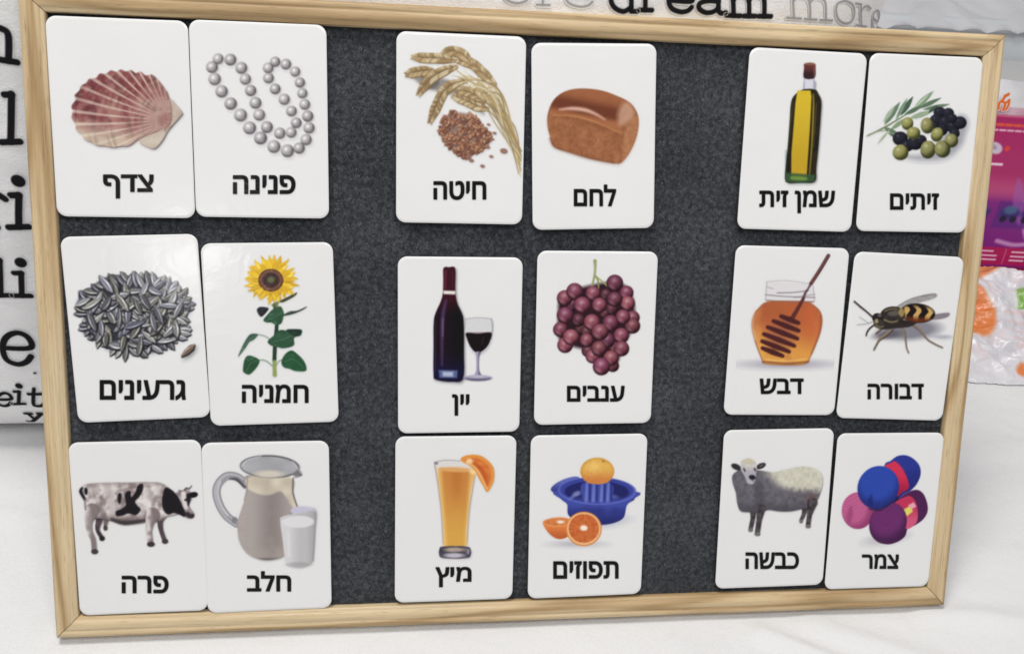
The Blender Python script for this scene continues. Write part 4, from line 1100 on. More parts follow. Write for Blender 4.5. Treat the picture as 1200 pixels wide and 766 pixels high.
# ------------------------------------------------------------------ the printed cushion
def cushion_y(x, z, side=-1):
    u = np.minimum(np.abs((x - CX) / HW), 1.0); w = np.minimum(np.abs((z - HH + .012) / HH), 1.0)
    p = (1 - u ** 8) ** .5 * (1 - w ** 8) ** .5
    wr = .0022 * (fbm(x, z, .10, 2) - .5) * 2 * p
    k = np.exp(-((u - 1) / .12) ** 2)
    wr = wr + .004 * (fbm(z, x * .3, .035, 4) - .5) * k * p
    kw = np.exp(-((w - 1) / .22) ** 2)
    wr = wr + .0045 * (fbm(x, z * .4, .030, 5) - .5) * kw * p + .0018 * (1 - np.abs(2 * fbm(x + z * .5, z, .07, 6, 3) - 1) - .6) * p
    return CY + side * (TH * p) + side * wr * 1.7


cush = empty('cushion', (CX, CY, 0))
tag(cush, 'big white cushion printed with black and grey typewriter words, behind the framed board', 'cushion')


def at_cush(V):
    V = np.array(V, float); V[:, 0] -= CX; V[:, 1] -= CY
    return V


n = 300
uu = np.sin(np.linspace(-math.pi / 2, math.pi / 2, n)); ww = np.sin(np.linspace(-math.pi / 2, math.pi / 2, n))
Xg, Zg = np.meshgrid(CX + uu * HW, HH - .012 + ww * HH)
Vf = np.stack([Xg, cushion_y(Xg, Zg, -1), Zg], -1).reshape(-1, 3)
Vb = np.stack([Xg, cushion_y(Xg, Zg, 1), Zg], -1).reshape(-1, 3)
F = []
for r_ in range(n - 1):
    for c_ in range(n - 1):
        a = r_ * n + c_
        F.append((a, a + 1, a + n + 1, a + n))
        F.append((n * n + a, n * n + a + n, n * n + a + n + 1, n * n + a + 1))
V = np.concatenate([Vf, Vb])
V[:, 2] = np.maximum(V[:, 2], .0012)
cover = link_mesh('cover', at_cush(V), F, M_CUSH, cush)
# piped seam round the cushion
ring = []
for k in range(200):
    a = 2 * math.pi * k / 200
    c_, s_ = math.cos(a), math.sin(a)
    e = .18
    ring.append((CX + (HW + .001) * math.copysign(abs(c_) ** e, c_), CY, max(.004, HH - .012 + (HH + .001) * math.copysign(abs(s_) ** e, s_))))
def tube(pts, r, closed=True, seg=8):
    P = [Vector(p) for p in pts]; V = []; F = []
    m = len(P)
    for i in range(m):
        t = (P[(i + 1) % m] - P[i - 1]) if closed or 0 < i < m - 1 else (P[min(i + 1, m - 1)] - P[max(i - 1, 0)])
        t.normalize()
        up = Vector((0, 1, 0)) if abs(t.y) < .9 else Vector((1, 0, 0))
        a = t.cross(up).normalized(); b = t.cross(a)
        rr = r[i] if hasattr(r, '__len__') else r
        for k in range(seg):
            an = 2 * math.pi * k / seg
            V.append(P[i] + a * math.cos(an) * rr + b * math.sin(an) * rr)
    for i in range(m if closed else m - 1):
        for k in range(seg):
            j = (i + 1) % m
            F.append((i * seg + k, i * seg + (k + 1) % seg, j * seg + (k + 1) % seg, j * seg + k))
    return np.array([tuple(v) for v in V]), F
V, F = tube(ring, .0028)
link_mesh('piping', at_cush(V), F, M_CUSH, cush)

# typewriter letters: strokes in units of the x-height, origin at the left end of the baseline
GL = {
 'n': [[(.06, .98), (.26, .98)], [(.24, .98), (.24, 0)], [(.04, 0), (.44, 0)], [(.24, .70), (.42, .94), (.62, .96), (.76, .78), (.77, 0)], [(.58, 0), (.97, 0)]],
 'm': [[(.0, .98), (.16, .98)], [(.15, .98), (.15, 0)], [(0, 0), (.30, 0)], [(.15, .72), (.27, .95), (.40, .95), (.50, .78), (.5, 0)], [(.38, 0), (.64, 0)],
       [(.5, .72), (.62, .95), (.75, .95), (.85, .78), (.85, 0)], [(.72, 0), (1.0, 0)]],
 'l': [[(.2, 1.5), (.52, 1.5)], [(.52, 1.52), (.52, 0)], [(.08, 0), (.95, 0)]],
 'i': [[(.18, .98), (.53, .98)], [(.53, .98), (.53, 0)], [(.08, 0), (.97, 0)]],
 'r': [[(.04, .96), (.34, .96)], [(.33, .98), (.33, 0)], [(.04, 0), (.66, 0)], [(.33, .62), (.50, .88), (.74, .97), (.95, .86)]],
 'e': [[(.07, .52), (.93, .52), (.86, .84), (.52, 1.0), (.18, .85), (.06, .5), (.18, .14), (.52, -.01), (.80, .06), (.95, .24)]],
 'o': [[(.5, 1), (.15, .85), (.04, .5), (.15, .13), (.5, -.02), (.85, .13), (.96, .5), (.85, .85), (.5, 1), (.4, .98)]],
 'a': [[(.12, .82), (.35, .98), (.62, .95), (.74, .72), (.74, .18), (.84, 0), (.99, .04)], [(.74, .56), (.40, .56), (.12, .42), (.10, .16), (.32, -.01), (.58, .06), (.74, .26)]],
 'd': [[(.5, 1.5), (.76, 1.5)], [(.76, 1.52), (.76, 0), (.98, 0)], [(.76, .78), (.5, .99), (.18, .86), (.05, .5), (.17, .14), (.48, -.02), (.76, .2)]],
 't': [[(.36, 1.35), (.36, .2), (.52, 0), (.78, .02), (.92, .18)], [(.08, .95), (.86, .95)]],
 'y': [[(.0, .96), (.32, .96)], [(.68, .96), (1, .96)], [(.16, .96), (.52, .1)], [(.86, .96), (.52, .1), (.34, -.4), (.1, -.42)]],
 '.': [[(.4, .3), (.5, .3)]],
}
LETTERS = [
('r',0.2945,0.3614,0.0126,0.0001,-0.0012,0.0132,1),('e',0.3114,0.3613,0.0191,0.0001,-0.0015,0.0132,1),('o',0.2736,0.3619,0.0177,0.0001,-0.0010,0.0131,1),
('d',0.3403,0.3604,0.0178,0.0001,-0.0017,0.0124,0),('r',0.3585,0.3614,0.0130,0.0001,-0.0019,0.0124,0),('e',0.3770,0.3613,0.0165,0.0000,-0.0022,0.0125,0),
('a',0.3957,0.3617,0.0190,-0.0000,-0.0025,0.0125,0),('m',0.4155,0.3606,0.0306,-0.0003,-0.0030,0.0127,0),('m',0.4575,0.3597,0.0335,-0.0017,-0.0045,0.0138,1),
('o',0.4942,0.3567,0.0174,-0.0019,-0.0053,0.0143,1),('r',0.5130,0.3537,0.0175,-0.0041,-0.0068,0.0150,1),('e',0.5325,0.3480,0.0150,-0.0061,-0.0064,0.0150,1),
('n',-0.0344,0.3163,0.0224,-0.0031,0.0046,0.0190,0),('l',-0.0340,0.2629,0.0127,0.0007,0.0046,0.0200,0),('r',-0.0603,0.2031,0.0167,0.0009,0.0057,0.0236,0),
('i',-0.0432,0.2037,0.0140,0.0007,0.0053,0.0236,0),('l',-0.0681,0.1494,0.0147,0.0007,0.0046,0.0193,0),('i',-0.0535,0.1498,0.0136,0.0006,0.0043,0.0193,0),
('e',-0.0755,0.0886,0.0221,0.0010,0.0068,0.0292,0),('e',-0.0903,0.0468,0.0114,0.0008,0.0042,0.0137,0),('i',-0.0784,0.0493,0.0100,0.0005,0.0039,0.0134,0),
('t',-0.0679,0.0474,0.0138,0.0006,0.0038,0.0136,0),('.',-0.0571,0.0786,0.0060,0.0002,0.0015,0.0066,0),
('y',-0.0764,0.0263,0.0142,0.0009,0.0045,0.0118,0)]


def add_letter(ch, ox, oz, ax, az, bx, bz, grey):
    hh = math.hypot(bx, bz); wd = math.hypot(ax, az)
    mg = .22; top = 1.65 if ch in 'ldti' else 1.15
    step = .00045
    us = np.arange(-mg, 1 + mg, step / wd); vs = np.arange(-.6 if ch == 'y' else -mg, top, step / hh)
    U, Vv = np.meshgrid(us, vs)
    Xw, Zw = ox + U * ax + Vv * bx, oz + U * az + Vv * bz
    A = Art(Xw * 1000, Zw * 1000, (WHITE,) * 3)
    A.SOFT = .8
    wgt = (.0016 if grey else .0034) * (hh / .0135 if hh < .0135 else (1 if grey else min(1.35, hh / .0165))) * 1000
    ink = (150, 150, 154) if grey else (26, 26, 29)
    for s_ in GL[ch]:
        P = [((ox + u * ax + v * bx) * 1000, (oz + u * az + v * bz) * 1000) for u, v in s_]
        A.put(A.stroke(P, wgt, smooth=len(P) > 4, soft=.8), ink)
    if ch == 'i':
        A.put(A.ell((ox + .5 * ax + 1.4 * bx) * 1000, (oz + .5 * az + 1.4 * bz) * 1000, wgt * .95, wgt * .95, soft=.8), ink)
    decal(A, lambda k: (Xw, cushion_y(Xw, Zw) - .0006, Zw), 'printed_letter', M_CINK, cush, shift=(CX, CY, 0), white=.86)


def decal(A, pos, name, mat, parent, shift=(0, 0, 0), white=None):
    X, Y, Z = pos(0)
    m = A.a > .04
    q = m[:-1, :-1] | m[1:, :-1] | m[:-1, 1:] | m[1:, 1:]
    ny, nx = A.a.shape
    r, c = np.nonzero(q)
    a = r * nx + c
    F = np.stack([a, a + 1, a + nx + 1, a + nx], 1)
    used = np.unique(F)
    remap = np.full(nx * ny, -1); remap[used] = np.arange(len(used))
    F = remap[F]
    V = np.stack([X, Y, Z], -1).reshape(-1, 3)[used] - np.array(shift)
    col = base(A.c.reshape(-1, 3)[used])
    if white: col = np.clip(col * white / CARD, .004, .9)
    return link_mesh(name, V, F.tolist(), mat, parent, cols=col)


for L_ in LETTERS: add_letter(*L_)

# ------------------------------------------------------------------ the framed felt board
TILT = math.radians(25)
LIFT = .0055
MB = Matrix(((1, 0, 0, 0), (0, math.sin(TILT), -math.cos(TILT), 0), (0, math.cos(TILT), math.sin(TILT), LIFT), (0, 0, 0, 1)))
BW, BH = .600, .3917
board = empty('felt_board', (0, 0, 0))
board.matrix_world = MB
tag(board, 'charcoal felt board in a pale pine frame, leaning back and holding eighteen cards', 'board')
RW = .0138
profile = [(0, -.0125), (0, -.0030), (.0004, -.0015), (.0014, -.0006), (.0028, -.0002), (.0038, -.0003), (.0044, -.0006), (.0049, -.0007), (.0054, -.0005), (.0062, -.0002), (.0080, 0), (.0100, -.0002), (.0110, -.0007), (.0114, -.0013), (.0119, -.0015), (.0132, -.0017), (RW, -.0024), (RW, -.0062), (RW, -.0125)]


def rail(length, n=60):
    V = []; F = []
    m = len(profile)
    for i in range(n + 1):
        s = i / n
        for (w, z) in profile:
            x0 = -length / 2 + w; x1 = length / 2 - w
            x = x0 + (x1 - x0) * s
            V.append((x, -w, z + .00010 * math.sin(x * 70 + w * 300) + .00008 * math.sin(x * 31)))
    for i in range(n):
        for k in range(m - 1):
            F.append((i * m + k, i * m + k + 1, (i + 1) * m + k + 1, (i + 1) * m + k))
        F.append((i * m + m - 1, i * m, (i + 1) * m, (i + 1) * m + m - 1))
    F.append(tuple(range(m))); F.append(tuple(n * m + k for k in reversed(range(m))))
    return V, F


for (ln, x, y, rz) in ((BW, BW / 2, BH, 0), (BW, BW / 2, 0, math.pi), (BH, 0, BH / 2, math.pi / 2), (BH, BW, BH / 2, -math.pi / 2)):
    V, F = rail(ln - .0005)
    o = link_mesh('frame_rail', V, F, M_WOOD, board)
    o.location = (x, y, 0); o.rotation_euler = (0, 0, rz)
    try:
        o.data.set_sharp_from_angle(angle=math.radians(50))
    except Exception:
        pass

# felt sheet with a lightly uneven surface
FZ = -.0064
V, F = grid(np.linspace(RW - .001, BW - RW + .001, 170), np.linspace(RW - .001, BH - RW + .001, 110), lambda x, y: FZ + .00025 * (fbm(x, y, .03, 2) - .5))
link_mesh('felt_panel', V, F.tolist(), M_FELT, board)
bm_obj('backing_panel', rbox_mesh(RW + .0004, BW - RW - .0004, RW + .0004, BH - RW - .0004, -.0119, -.0074, .0004, 1), M_BACK, board, smooth=False)
# loose felt fibres standing off the panel
fb = bmesh.new()
rf = random.Random(4)
for k in range(9000):
    x = rf.uniform(.02, .58); y = rf.uniform(.016, .375)
    a = rf.uniform(0, math.pi * 2); l = rf.uniform(.0008, .0028); h = rf.uniform(.0001, .0006); w = .00009
    bend = rf.uniform(-.5, .5)
    p0 = Vector((x, y, FZ - .0001)); p1 = p0 + Vector((math.cos(a) * l * .5, math.sin(a) * l * .5, h)); p2 = p0 + Vector((math.cos(a + bend) * l, math.sin(a + bend) * l, h * .3))
    nrm = Vector((-math.sin(a), math.cos(a), 0)) * w
    vs_ = [fb.verts.new(p) for p in (p0 - nrm, p0 + nrm, p1 + nrm, p1 - nrm, p2)]
    fb.faces.new((vs_[0], vs_[1], vs_[2], vs_[3])); fb.faces.new((vs_[3], vs_[2], vs_[4]))
M_FIB, nt_, b_, N_, L_n = nodes('felt_fibre')
inf = N_('ShaderNodeTexCoord'); no = N_('ShaderNodeTexNoise'); no.inputs['Scale'].default_value = 300
L_n(inf.outputs['Object'], no.inputs['Vector'])
rr_ = ramp(N_, [(.4, (.03, .032, .038)), (.6, (.24, .245, .26))]); L_n(no.outputs['Fac'], rr_.inputs['Fac']); L_n(rr_.outputs['Color'], b_.inputs['Base Color'])
b_.inputs['Roughness'].default_value = .9
fo = bm_obj('felt_fibre', fb, M_FIB, board)
fo['kind'] = 'stuff'

# ------------------------------------------------------------------ cards
CW, CH, CR, CT = .0777, .1124, .0058, .00045


def homog(src, dst):
    A = []
    for (x, y), (u, v) in zip(src, dst):
        A.append([x, y, 1, 0, 0, 0, -u * x, -u * y, -u]); A.append([0, 0, 0, x, y, 1, -v * x, -v * y, -v])
    return np.linalg.svd(np.array(A, float))[2][-1].reshape(3, 3)


def apply(Hm, x, y):
    w = Hm[2, 0] * x + Hm[2, 1] * y + Hm[2, 2]
    return (Hm[0, 0] * x + Hm[0, 1] * y + Hm[0, 2]) / w, (Hm[1, 0] * x + Hm[1, 1] * y + Hm[1, 2]) / w


def hebrew_mesh(word):
    c = bpy.data.curves.new('lettering', 'FONT')
    c.body = word[::-1]
    c.size = 1.0
    c.resolution_u = 4
    c.fill_mode = 'NONE'
    o = bpy.data.objects.new('lettering', c)
    COL.objects.link(o)
    dg = bpy.context.evaluated_depsgraph_get()
    ev = o.evaluated_get(dg)
    me = ev.to_mesh()
    V = np.array([v.co[:] for v in me.vertices]); F = [tuple(e.vertices) for e in me.edges]
    ev.to_mesh_clear()
    bpy.data.objects.remove(o); bpy.data.curves.remove(c)
    return V, F


def text_field(P, E, gx, gy):
    """signed distance (m) to the glyph outlines on the grid, non-zero winding"""
    X, Y = np.meshgrid(gx, gy)
    D = np.full(X.shape, .01)
    W = np.zeros(X.shape, int)
    st = gx[1] - gx[0]
    R_ = .0011
    for (i, j) in E:
        a, b = P[i], P[j]
        xc = a[0] + (b[0] - a[0]) * (Y - a[1]) / (b[1] - a[1] + 1e-15)
        hit = X < xc
        W += ((a[1] <= Y) & (b[1] > Y) & hit).astype(int) - ((b[1] <= Y) & (a[1] > Y) & hit).astype(int)
        i0 = max(0, int((min(a[0], b[0]) - R_ - gx[0]) / st)); i1 = int((max(a[0], b[0]) + R_ - gx[0]) / st) + 2
        j0 = max(0, int((min(a[1], b[1]) - R_ - gy[0]) / st)); j1 = int((max(a[1], b[1]) + R_ - gy[0]) / st) + 2
        x, y = np.meshgrid(gx[i0:i1], gy[j0:j1])
        e = b - a
        t = np.clip(((x - a[0]) * e[0] + (y - a[1]) * e[1]) / (e @ e + 1e-18), 0, 1)
        D[j0:j1, i0:i1] = np.minimum(D[j0:j1, i0:i1], np.hypot(x - a[0] - t * e[0], y - a[1] - t * e[1]))
    return np.where(W != 0, -D, D)


outline = []
for (sx, sy, a0) in ((1, 1, 0), (-1, 1, 90), (-1, -1, 180), (1, -1, 270)):
    for k in range(9):
        a = math.radians(a0 + k * 90 / 8)
        outline.append((sx * (CW / 2 - CR) + CR * math.cos(a), sy * (CH / 2 - CR) + CR * math.sin(a)))
outline = [p for i, p in enumerate(outline)]
dense = []
for i in range(len(outline)):
    a = outline[i]; b = outline[(i + 1) % len(outline)]
    d = math.hypot(a[0] - b[0], a[1] - b[1]); nseg = max(1, int(d / .006))
    for k in range(nseg): dense.append((a[0] + (b[0] - a[0]) * k / nseg, a[1] + (b[1] - a[1]) * k / nseg))
outline = dense
rc = random.Random(11)
GROUP = 'picture cards on the felt board'
for idx, (nm, cx, cy, ang, quad, pbox, tbox, word, fn, label, plabel) in enumerate(CARDS):
    k1, k2, k3 = rc.uniform(-.10, .16), rc.uniform(-.08, .12), rc.uniform(-.10, .10)
    ph = rc.uniform(0, 6)

    def cz(x, y, k1=k1, k2=k2, k3=k3, ph=ph):
        return k1 * x * x + k2 * y * y * .6 + k3 * x * y + .00006 * np.sin(x * 110 + ph) * np.sin(y * 80 + ph)
    card = empty('picture_card', (cx / 1000, cy / 1000, -.0041 + (.0002 if idx % 2 else 0)), (0, 0, math.radians(ang)))
    card.matrix_world = MB @ Matrix.Translation((cx / 1000, cy / 1000, -.0019 + (.00018 if idx % 2 else 0))) @ Matrix.Rotation(math.radians(ang), 4, 'Z')
    tag(card, label, 'picture card', GROUP)
    V = []; F = []
    m = len(outline)
    rings = [(0, s, -CT) for s in (.06, .23, .41, .59, .77, .92)] + [(-.0000, 1.0, -CT), (0, 1.0, -.00012), (0, .998, 0)] + [(0, s, 0) for s in (.97, .92, .85, .77, .68, .59, .5, .41, .32, .23, .14, .06)]
    for (_, s, dz) in rings:
        for (x, y) in outline: V.append((x * s, y * s, float(cz(x * s, y * s)) + dz))
    for r_ in range(len(rings) - 1):
        for i in range(m):
            j = (i + 1) % m
            F.append((r_ * m + i, r_ * m + j, (r_ + 1) * m + j, (r_ + 1) * m + i))
    F.append(tuple((len(rings) - 1) * m + i for i in range(m)))
    F.append(tuple(reversed(range(m))))
    link_mesh('card_stock', V, F, M_CARD, card)
    for py_ in (-.036, .036):
        bm_obj('fastener', rbox_mesh(-.009, .009, py_ - .009, py_ + .009, FZ + .0019 - .0003, -CT + .00005, .0003, 1), M_PAD, card, smooth=False)
    # picture
    q2m = homog(quad, [(-CW / 2, CH / 2), (CW / 2, CH / 2), (CW / 2, -CH / 2), (-CW / 2, -CH / 2)])
    m2q = np.linalg.inv(q2m)
    bx, by = apply(q2m, np.array([pbox[0], pbox[2], pbox[2], pbox[0]], float), np.array([pbox[1], pbox[1], pbox[3], pbox[3]], float))
    st = .00033
    gx = np.arange(max(bx.min(), -CW / 2 + .0006), min(bx.max(), CW / 2 - .0006), st)
    gy = np.arange(by.min(), by.max(), st)
    GX, GY = np.meshgrid(gx, gy)
    U, W_ = apply(m2q, GX, GY)
    A = Art(U, W_)
    random.seed(100 + idx)
    fn(A)
    soften(A, 1, .96, 0)
    # a breath of printing grain
    g = (np.random.RandomState(idx).rand(*A.a.shape) - .5) * 7
    A.c = np.clip(A.c + g[..., None] * np.clip(A.a, 0, 1)[..., None], 3, 250)
    po = decal(A, lambda k: (GX, GY, cz(GX, GY) + .00010), 'printed_picture', M_PRINT, card)
    po['label'] = plabel
    # caption: bold lettering, the regular outlines grown by a fixed weight
    V, F = hebrew_mesh(word)
    lo, hi = V.min(0), V.max(0)
    bold = 3.5
    tu = tbox[0] + bold + (V[:, 0] - lo[0]) / (hi[0] - lo[0]) * (tbox[2] - tbox[0] - 2 * bold)
    tv = tbox[3] - bold - (V[:, 1] - lo[1]) / (hi[1] - lo[1]) * (tbox[3] - tbox[1] - 2 * bold)
    tx, ty = apply(q2m, tu, tv)
    stt = .00022
    gx = np.arange(tx.min() - .0012, tx.max() + .0012, stt); gy = np.arange(ty.min() - .0012, ty.max() + .0012, stt)
    GX, GY = np.meshgrid(gx, gy)
    A = Art(GX, GY)
    d = text_field(np.stack([tx, ty], 1), F, gx, gy)
    A.put(np.clip(.5 - (d - bold * .00015) / .00042, 0, 1), (14, 14, 15))
    decal(A, lambda k: (GX, GY, cz(GX, GY) + .00012), 'caption', M_PRINT, card)

# ------------------------------------------------------------------ the toy box behind, in its clear bag
BXC = (.93, .462, 0)
tb = empty('toy_box', BXC, (math.radians(-7), 0, math.radians(-4)))
tag(tb, 'pink and purple toy box standing at the right edge behind the board', 'box')
bw, bh_, bd = .26, .195, .055
PW = .77 / CARD
bm_obj('carton', rbox_mesh(-bw / 2, bw / 2, 0, bd, .001, bh_, .0012, 2), mat_print('magenta_carton', False, (.42, .035, .13), rough=.3), tb, smooth=False)
st = .0008
gx = np.arange(-bw / 2 + .001, bw / 2 - .001, st); gz = np.arange(.004, bh_ - .002, st)
GX, GZ = np.meshgrid(gx, gz)
A = Art(GX * 1000, GZ * 1000, (172, 42, 100)); A.SOFT = 1.2
X_, Z_ = A.X, A.Y
hb = bh_ * 1000
c = lerp((128, 34, 124), (170, 48, 104), sst(95, 120, Z_))
c = lerp(c, (198, 92, 132), sst(135, 112, Z_) * sst(95, 112, Z_) * .6)
c = lerp(c, (166, 36, 96), sst(140, 190, Z_) * .6)
A.put(np.ones_like(X_), c)
A.put(A.edge(np.abs(Z_ - 33) - 11), (176, 26, 86))
A.put(A.edge(Z_ - 20), (132, 22, 66))
A.SOFT = 1.5
for k in range(5):       # tall pale window arches with the dark little cars printed under them
    x0 = -90 + (k - 1) * 62
    A.put(A.stroke([(x0 + 18, 130), (x0 + 22, 90), (x0 + 34, 60), (x0 + 44, 52), (x0 + 24, 48), (x0 + 2, 52)], 5, soft=3), (206, 150, 196), .9)
    A.put(A.poly([(x0 - 12, 68), (x0 + 40, 68), (x0 + 38, 100), (x0 - 10, 100)], smooth=False, soft=3), (92, 34, 122), .8)
    A.put(A.poly([(x0 + 6, 96), (x0 + 2, 128), (x0 + 18, 104), (x0 + 22, 72)], soft=3), (160, 96, 168), .6)
    for dx in (-2, 24):
        A.put(A.ell(x0 + dx + 8, 86, 12, 7, 0, soft=3), (58, 42, 110))
        A.put(A.ell(x0 + dx + 8, 90, 8, 5, 0, soft=3), (76, 110, 140), .8)
        A.put(A.ell(x0 + dx + 2, 79, 4, 4, soft=2), (30, 22, 50)); A.put(A.ell(x0 + dx + 14, 79, 4, 4, soft=2), (30, 22, 50))
for k in range(7):
    x0 = -122 + k * 37
    A.put(A.stroke([(x0, 24), (x0, 42)], .8, soft=1.5), (226, 160, 190), .8)
    for row, w in ((39, 14), (33.5, 20), (28.5, 17)):
        xx = x0 + 8
        while xx < x0 + 8 + w:
            l = rnd(1.6, 3.4)
            A.put(A.stroke([(xx, row), (xx + l, row)], 2.0, soft=1.2), (240, 214, 226), .9)
            xx += l + 1.6
for x0 in (-64, 12, 88):
    A.put(A.ell(x0, 160, 9, 6, -25, soft=2), (206, 190, 206)); A.put(A.ell(x0 - 2, 161, 4, 2.5, -25, soft=2), (150, 130, 160), .7)
    A.put(A.ell(x0 + 14, 160, 3, 3, soft=2), (216, 70, 66))
    for k in range(8): A.put(A.stroke([(x0 - 24 + k * 5, 142), (x0 - 21.5 + k * 5, 142)], 3, soft=1.4), (242, 226, 234), .9)
for k in range(16): A.put(A.stroke([(-80 + k * 10, 186), (-73.5 + k * 10, 186)], 3.2, soft=1.5), (232, 96, 60), .85)
for k in range(16): A.put(A.stroke([(-74 + k * 9, 180), (-68 + k * 9, 180)], 2.2, soft=1.2), (236, 200, 214), .85)
M_GLOSSP = mat_print('glossy_box_print', True, rough=.22, film=False)
decal(A, lambda k: (GX, np.full_like(GX, -.0005), GZ), 'box_print', M_GLOSSP, tb)
# clear plastic header
M_CLEAR, nt_, b_, N_, L_n = nodes('clear_plastic')
b_.inputs['Base Color'].default_value = (.86, .87, .92, 1); b_.inputs['Roughness'].default_value = .18
tr = N_('ShaderNodeBsdfTransparent'); mxs = N_('ShaderNodeMixShader'); nn = N_('ShaderNodeTexNoise'); nn.inputs['Scale'].default_value = 30
tcc = N_('ShaderNodeTexCoord'); L_n(tcc.outputs['Object'], nn.inputs['Vector'])
rr_ = ramp(N_, [(.35, (.25,) * 3), (.65, (.6,) * 3)]); L_n(nn.outputs['Fac'], rr_.inputs['Fac']); L_n(rr_.outputs['Color'], mxs.inputs['Fac'])
L_n(tr.outputs[0], mxs.inputs[1]); L_n(b_.outputs[0], mxs.inputs[2])
L_n(mxs.outputs[0], nt_.nodes['Material Output'].inputs['Surface'])
hx = np.linspace(-.120, .0, 50); hz = np.linspace(0, 1, 14)
V = []
for s in hz:
    for x in hx:
        u = (x + .060) / .060
        H_ = .036 * max(0, 1 - abs(u) ** 3) ** .6 + .001
        V.append((x, .010 + .006 * math.sin(x * 90 + s * 2) * s + .004 * s, bh_ - .001 + H_ * s))
F = [(r * 50 + c, r * 50 + c + 1, (r + 1) * 50 + c + 1, (r + 1) * 50 + c) for r in range(13) for c in range(49)]
hd = link_mesh('clear_header', V, F, M_CLEAR, tb)
# orange logo on the header
gx = np.arange(-.088, -.062, .0004); gz = np.arange(0, .030, .0004)
GX2, GZ2 = np.meshgrid(gx, gz)
A = Art(GX2 * 1000, GZ2 * 1000); A.SOFT = 1
for p, w in (([(-80, 6), (-81, 12), (-78, 16), (-77, 20)], 3), ([(-77, 20), (-74, 22)], 3.5), ([(-78, 14), (-74, 13), (-71, 16)], 2.6), ([(-74, 5), (-74, 11)], 3), ([(-71, 16), (-70, 11), (-71, 6)], 2.6)):
    A.put(A.stroke(p, w, soft=1.2), (226, 108, 48))
decal(A, lambda k: (GX2 + .011, np.full_like(GX2, .0085), GZ2 + bh_), 'printed_logo', M_GLOSSP, hd)

# ------------------------------------------------------------------ the crumpled plastic bag in front of it
M_BAG, nt_, b_, N_, L_n = nodes('thin_bag_plastic')
at_ = N_('ShaderNodeAttribute'); at_.attribute_name = 'print'
L_n(at_.outputs['Color'], b_.inputs['Base Color'])
b_.inputs['Roughness'].default_value = .28
b_.inputs['Transmission Weight'].default_value = .12
tcc = N_('ShaderNodeTexCoord'); nn = N_('ShaderNodeTexNoise'); nn.inputs['Scale'].default_value = 55; nn.inputs['Detail'].default_value = 5; nn.inputs['Distortion'].default_value = 1.2
L_n(tcc.outputs['Object'], nn.inputs['Vector'])
bp = N_('ShaderNodeBump'); bp.inputs['Strength'].default_value = .5; bp.inputs['Distance'].default_value = .004
L_n(nn.outputs['Fac'], bp.inputs['Height']); L_n(bp.outputs['Normal'], b_.inputs['Normal'])
gx = np.linspace(.70, 1.04, 300); gy = np.linspace(.255, .452, 190)
GX3, GY3 = np.meshgrid(gx, gy)
ex = (GX3 - .87) / .165; ey = (GY3 - .356) / .094
rim = 1 - (np.abs(ex) ** 3 + np.abs(ey) ** 3) ** (1 / 3) + .10 * (fbm(GX3, GY3, .05, 3) - .5)
env = np.clip(rim, 0, 1) ** .55
ridge = 1 - np.abs(2 * fbm(GX3 + .3 * GY3, GY3, .045, 5, 4) - 1)
zz = env * (.020 + .045 * sst(-.9, .7, ey) + .030 * (ridge - .75) + .014 * (1 - np.abs(2 * vn(GX3 * .6 + GY3, GY3 - GX3 * .5, .022, 6) - 1) - .5)) + .002
zz = np.where(rim < -.02, np.nan, np.maximum(zz, .0015))
A = Art(GX3 * 1000, GY3 * 1000, (214, 214, 220)); A.SOFT = 3
c0 = lerp((224, 222, 226), (206, 204, 212), fbm(A.X, A.Y, 30, 2)); c0 = lerp(c0, (226, 206, 208), sst(.55, .8, fbm(A.X, A.Y, 22, 6)) * .5)
A.put(np.ones_like(A.X), c0)
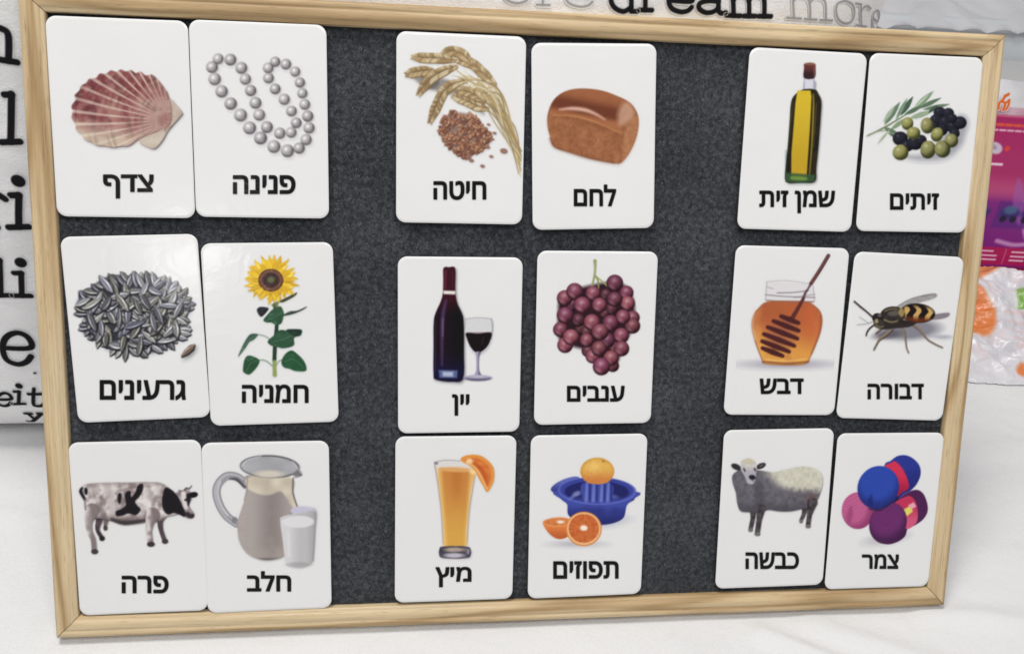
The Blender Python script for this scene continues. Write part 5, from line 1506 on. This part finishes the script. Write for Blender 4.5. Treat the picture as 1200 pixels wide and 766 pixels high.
A.put(A.poly([(815, 402), (845, 412), (872, 424), (880, 414), (868, 398), (838, 388), (812, 386)], soft=4), (220, 128, 74), .9)
A.put(A.poly([(770, 380), (800, 384), (822, 366), (830, 344), (822, 322), (806, 312), (790, 326), (776, 348)], soft=5), (220, 124, 64), .95)
A.put(A.poly([(862, 350), (869, 370), (882, 354), (878, 345), (864, 344)], soft=3), (124, 170, 74), .95)
A.put(A.poly([(830, 268), (900, 262), (960, 270), (1000, 285), (1000, 300), (920, 282), (840, 283)], soft=4), (224, 120, 58), .9)
for k in range(5): A.put(A.stroke([(838, 300 + k * 9), (960, 306 + k * 9)], 2.0, soft=3), (228, 176, 170), .55)
for k in range(3): A.put(A.stroke([(960 + k * 8, 330), (985 + k * 6, 380)], 6, soft=4), (222, 130, 70), .7)
ok = ~np.isnan(zz)
qk = ok[:-1, :-1] & ok[1:, :-1] & ok[:-1, 1:] & ok[1:, 1:]
r, c = np.nonzero(qk); nx = len(gx); a = r * nx + c
F = np.stack([a, a + 1, a + nx + 1, a + nx], 1); used = np.unique(F); rm = np.full(zz.size, -1); rm[used] = np.arange(len(used))
V = np.stack([GX3, GY3, np.nan_to_num(zz)], -1).reshape(-1, 3)[used]
bag = link_mesh('plastic_bag', V, rm[F].tolist(), M_BAG, cols=base(A.c.reshape(-1, 3)[used]))
tag(bag, 'crumpled white plastic bag with orange patches in front of the toy box', 'plastic bag')
sub = bag.modifiers.new('thickness', 'SOLIDIFY'); sub.thickness = .0003

# a speck of lint on the sheet below the board's right end
lint = bmesh.new()
bmesh.ops.create_icosphere(lint, subdivisions=2, radius=.0013)
for v in lint.verts: v.co = Vector((v.co.x * 1.8 + .0006 * math.sin(v.co.y * 3000), v.co.y * .8, abs(v.co.z) * .5))
lo_ = bm_obj('lint_speck', lint, mat_fabric('dark_lint', (.08, .075, .08)))
lo_.location = (.503, -.040, float(sheet_z(np.array(.503), np.array(-.040))) + .0002); lo_.rotation_euler = (0, 0, -.5)
tag(lo_, 'tiny dark speck of lint on the sheet below the right end of the board', 'lint')
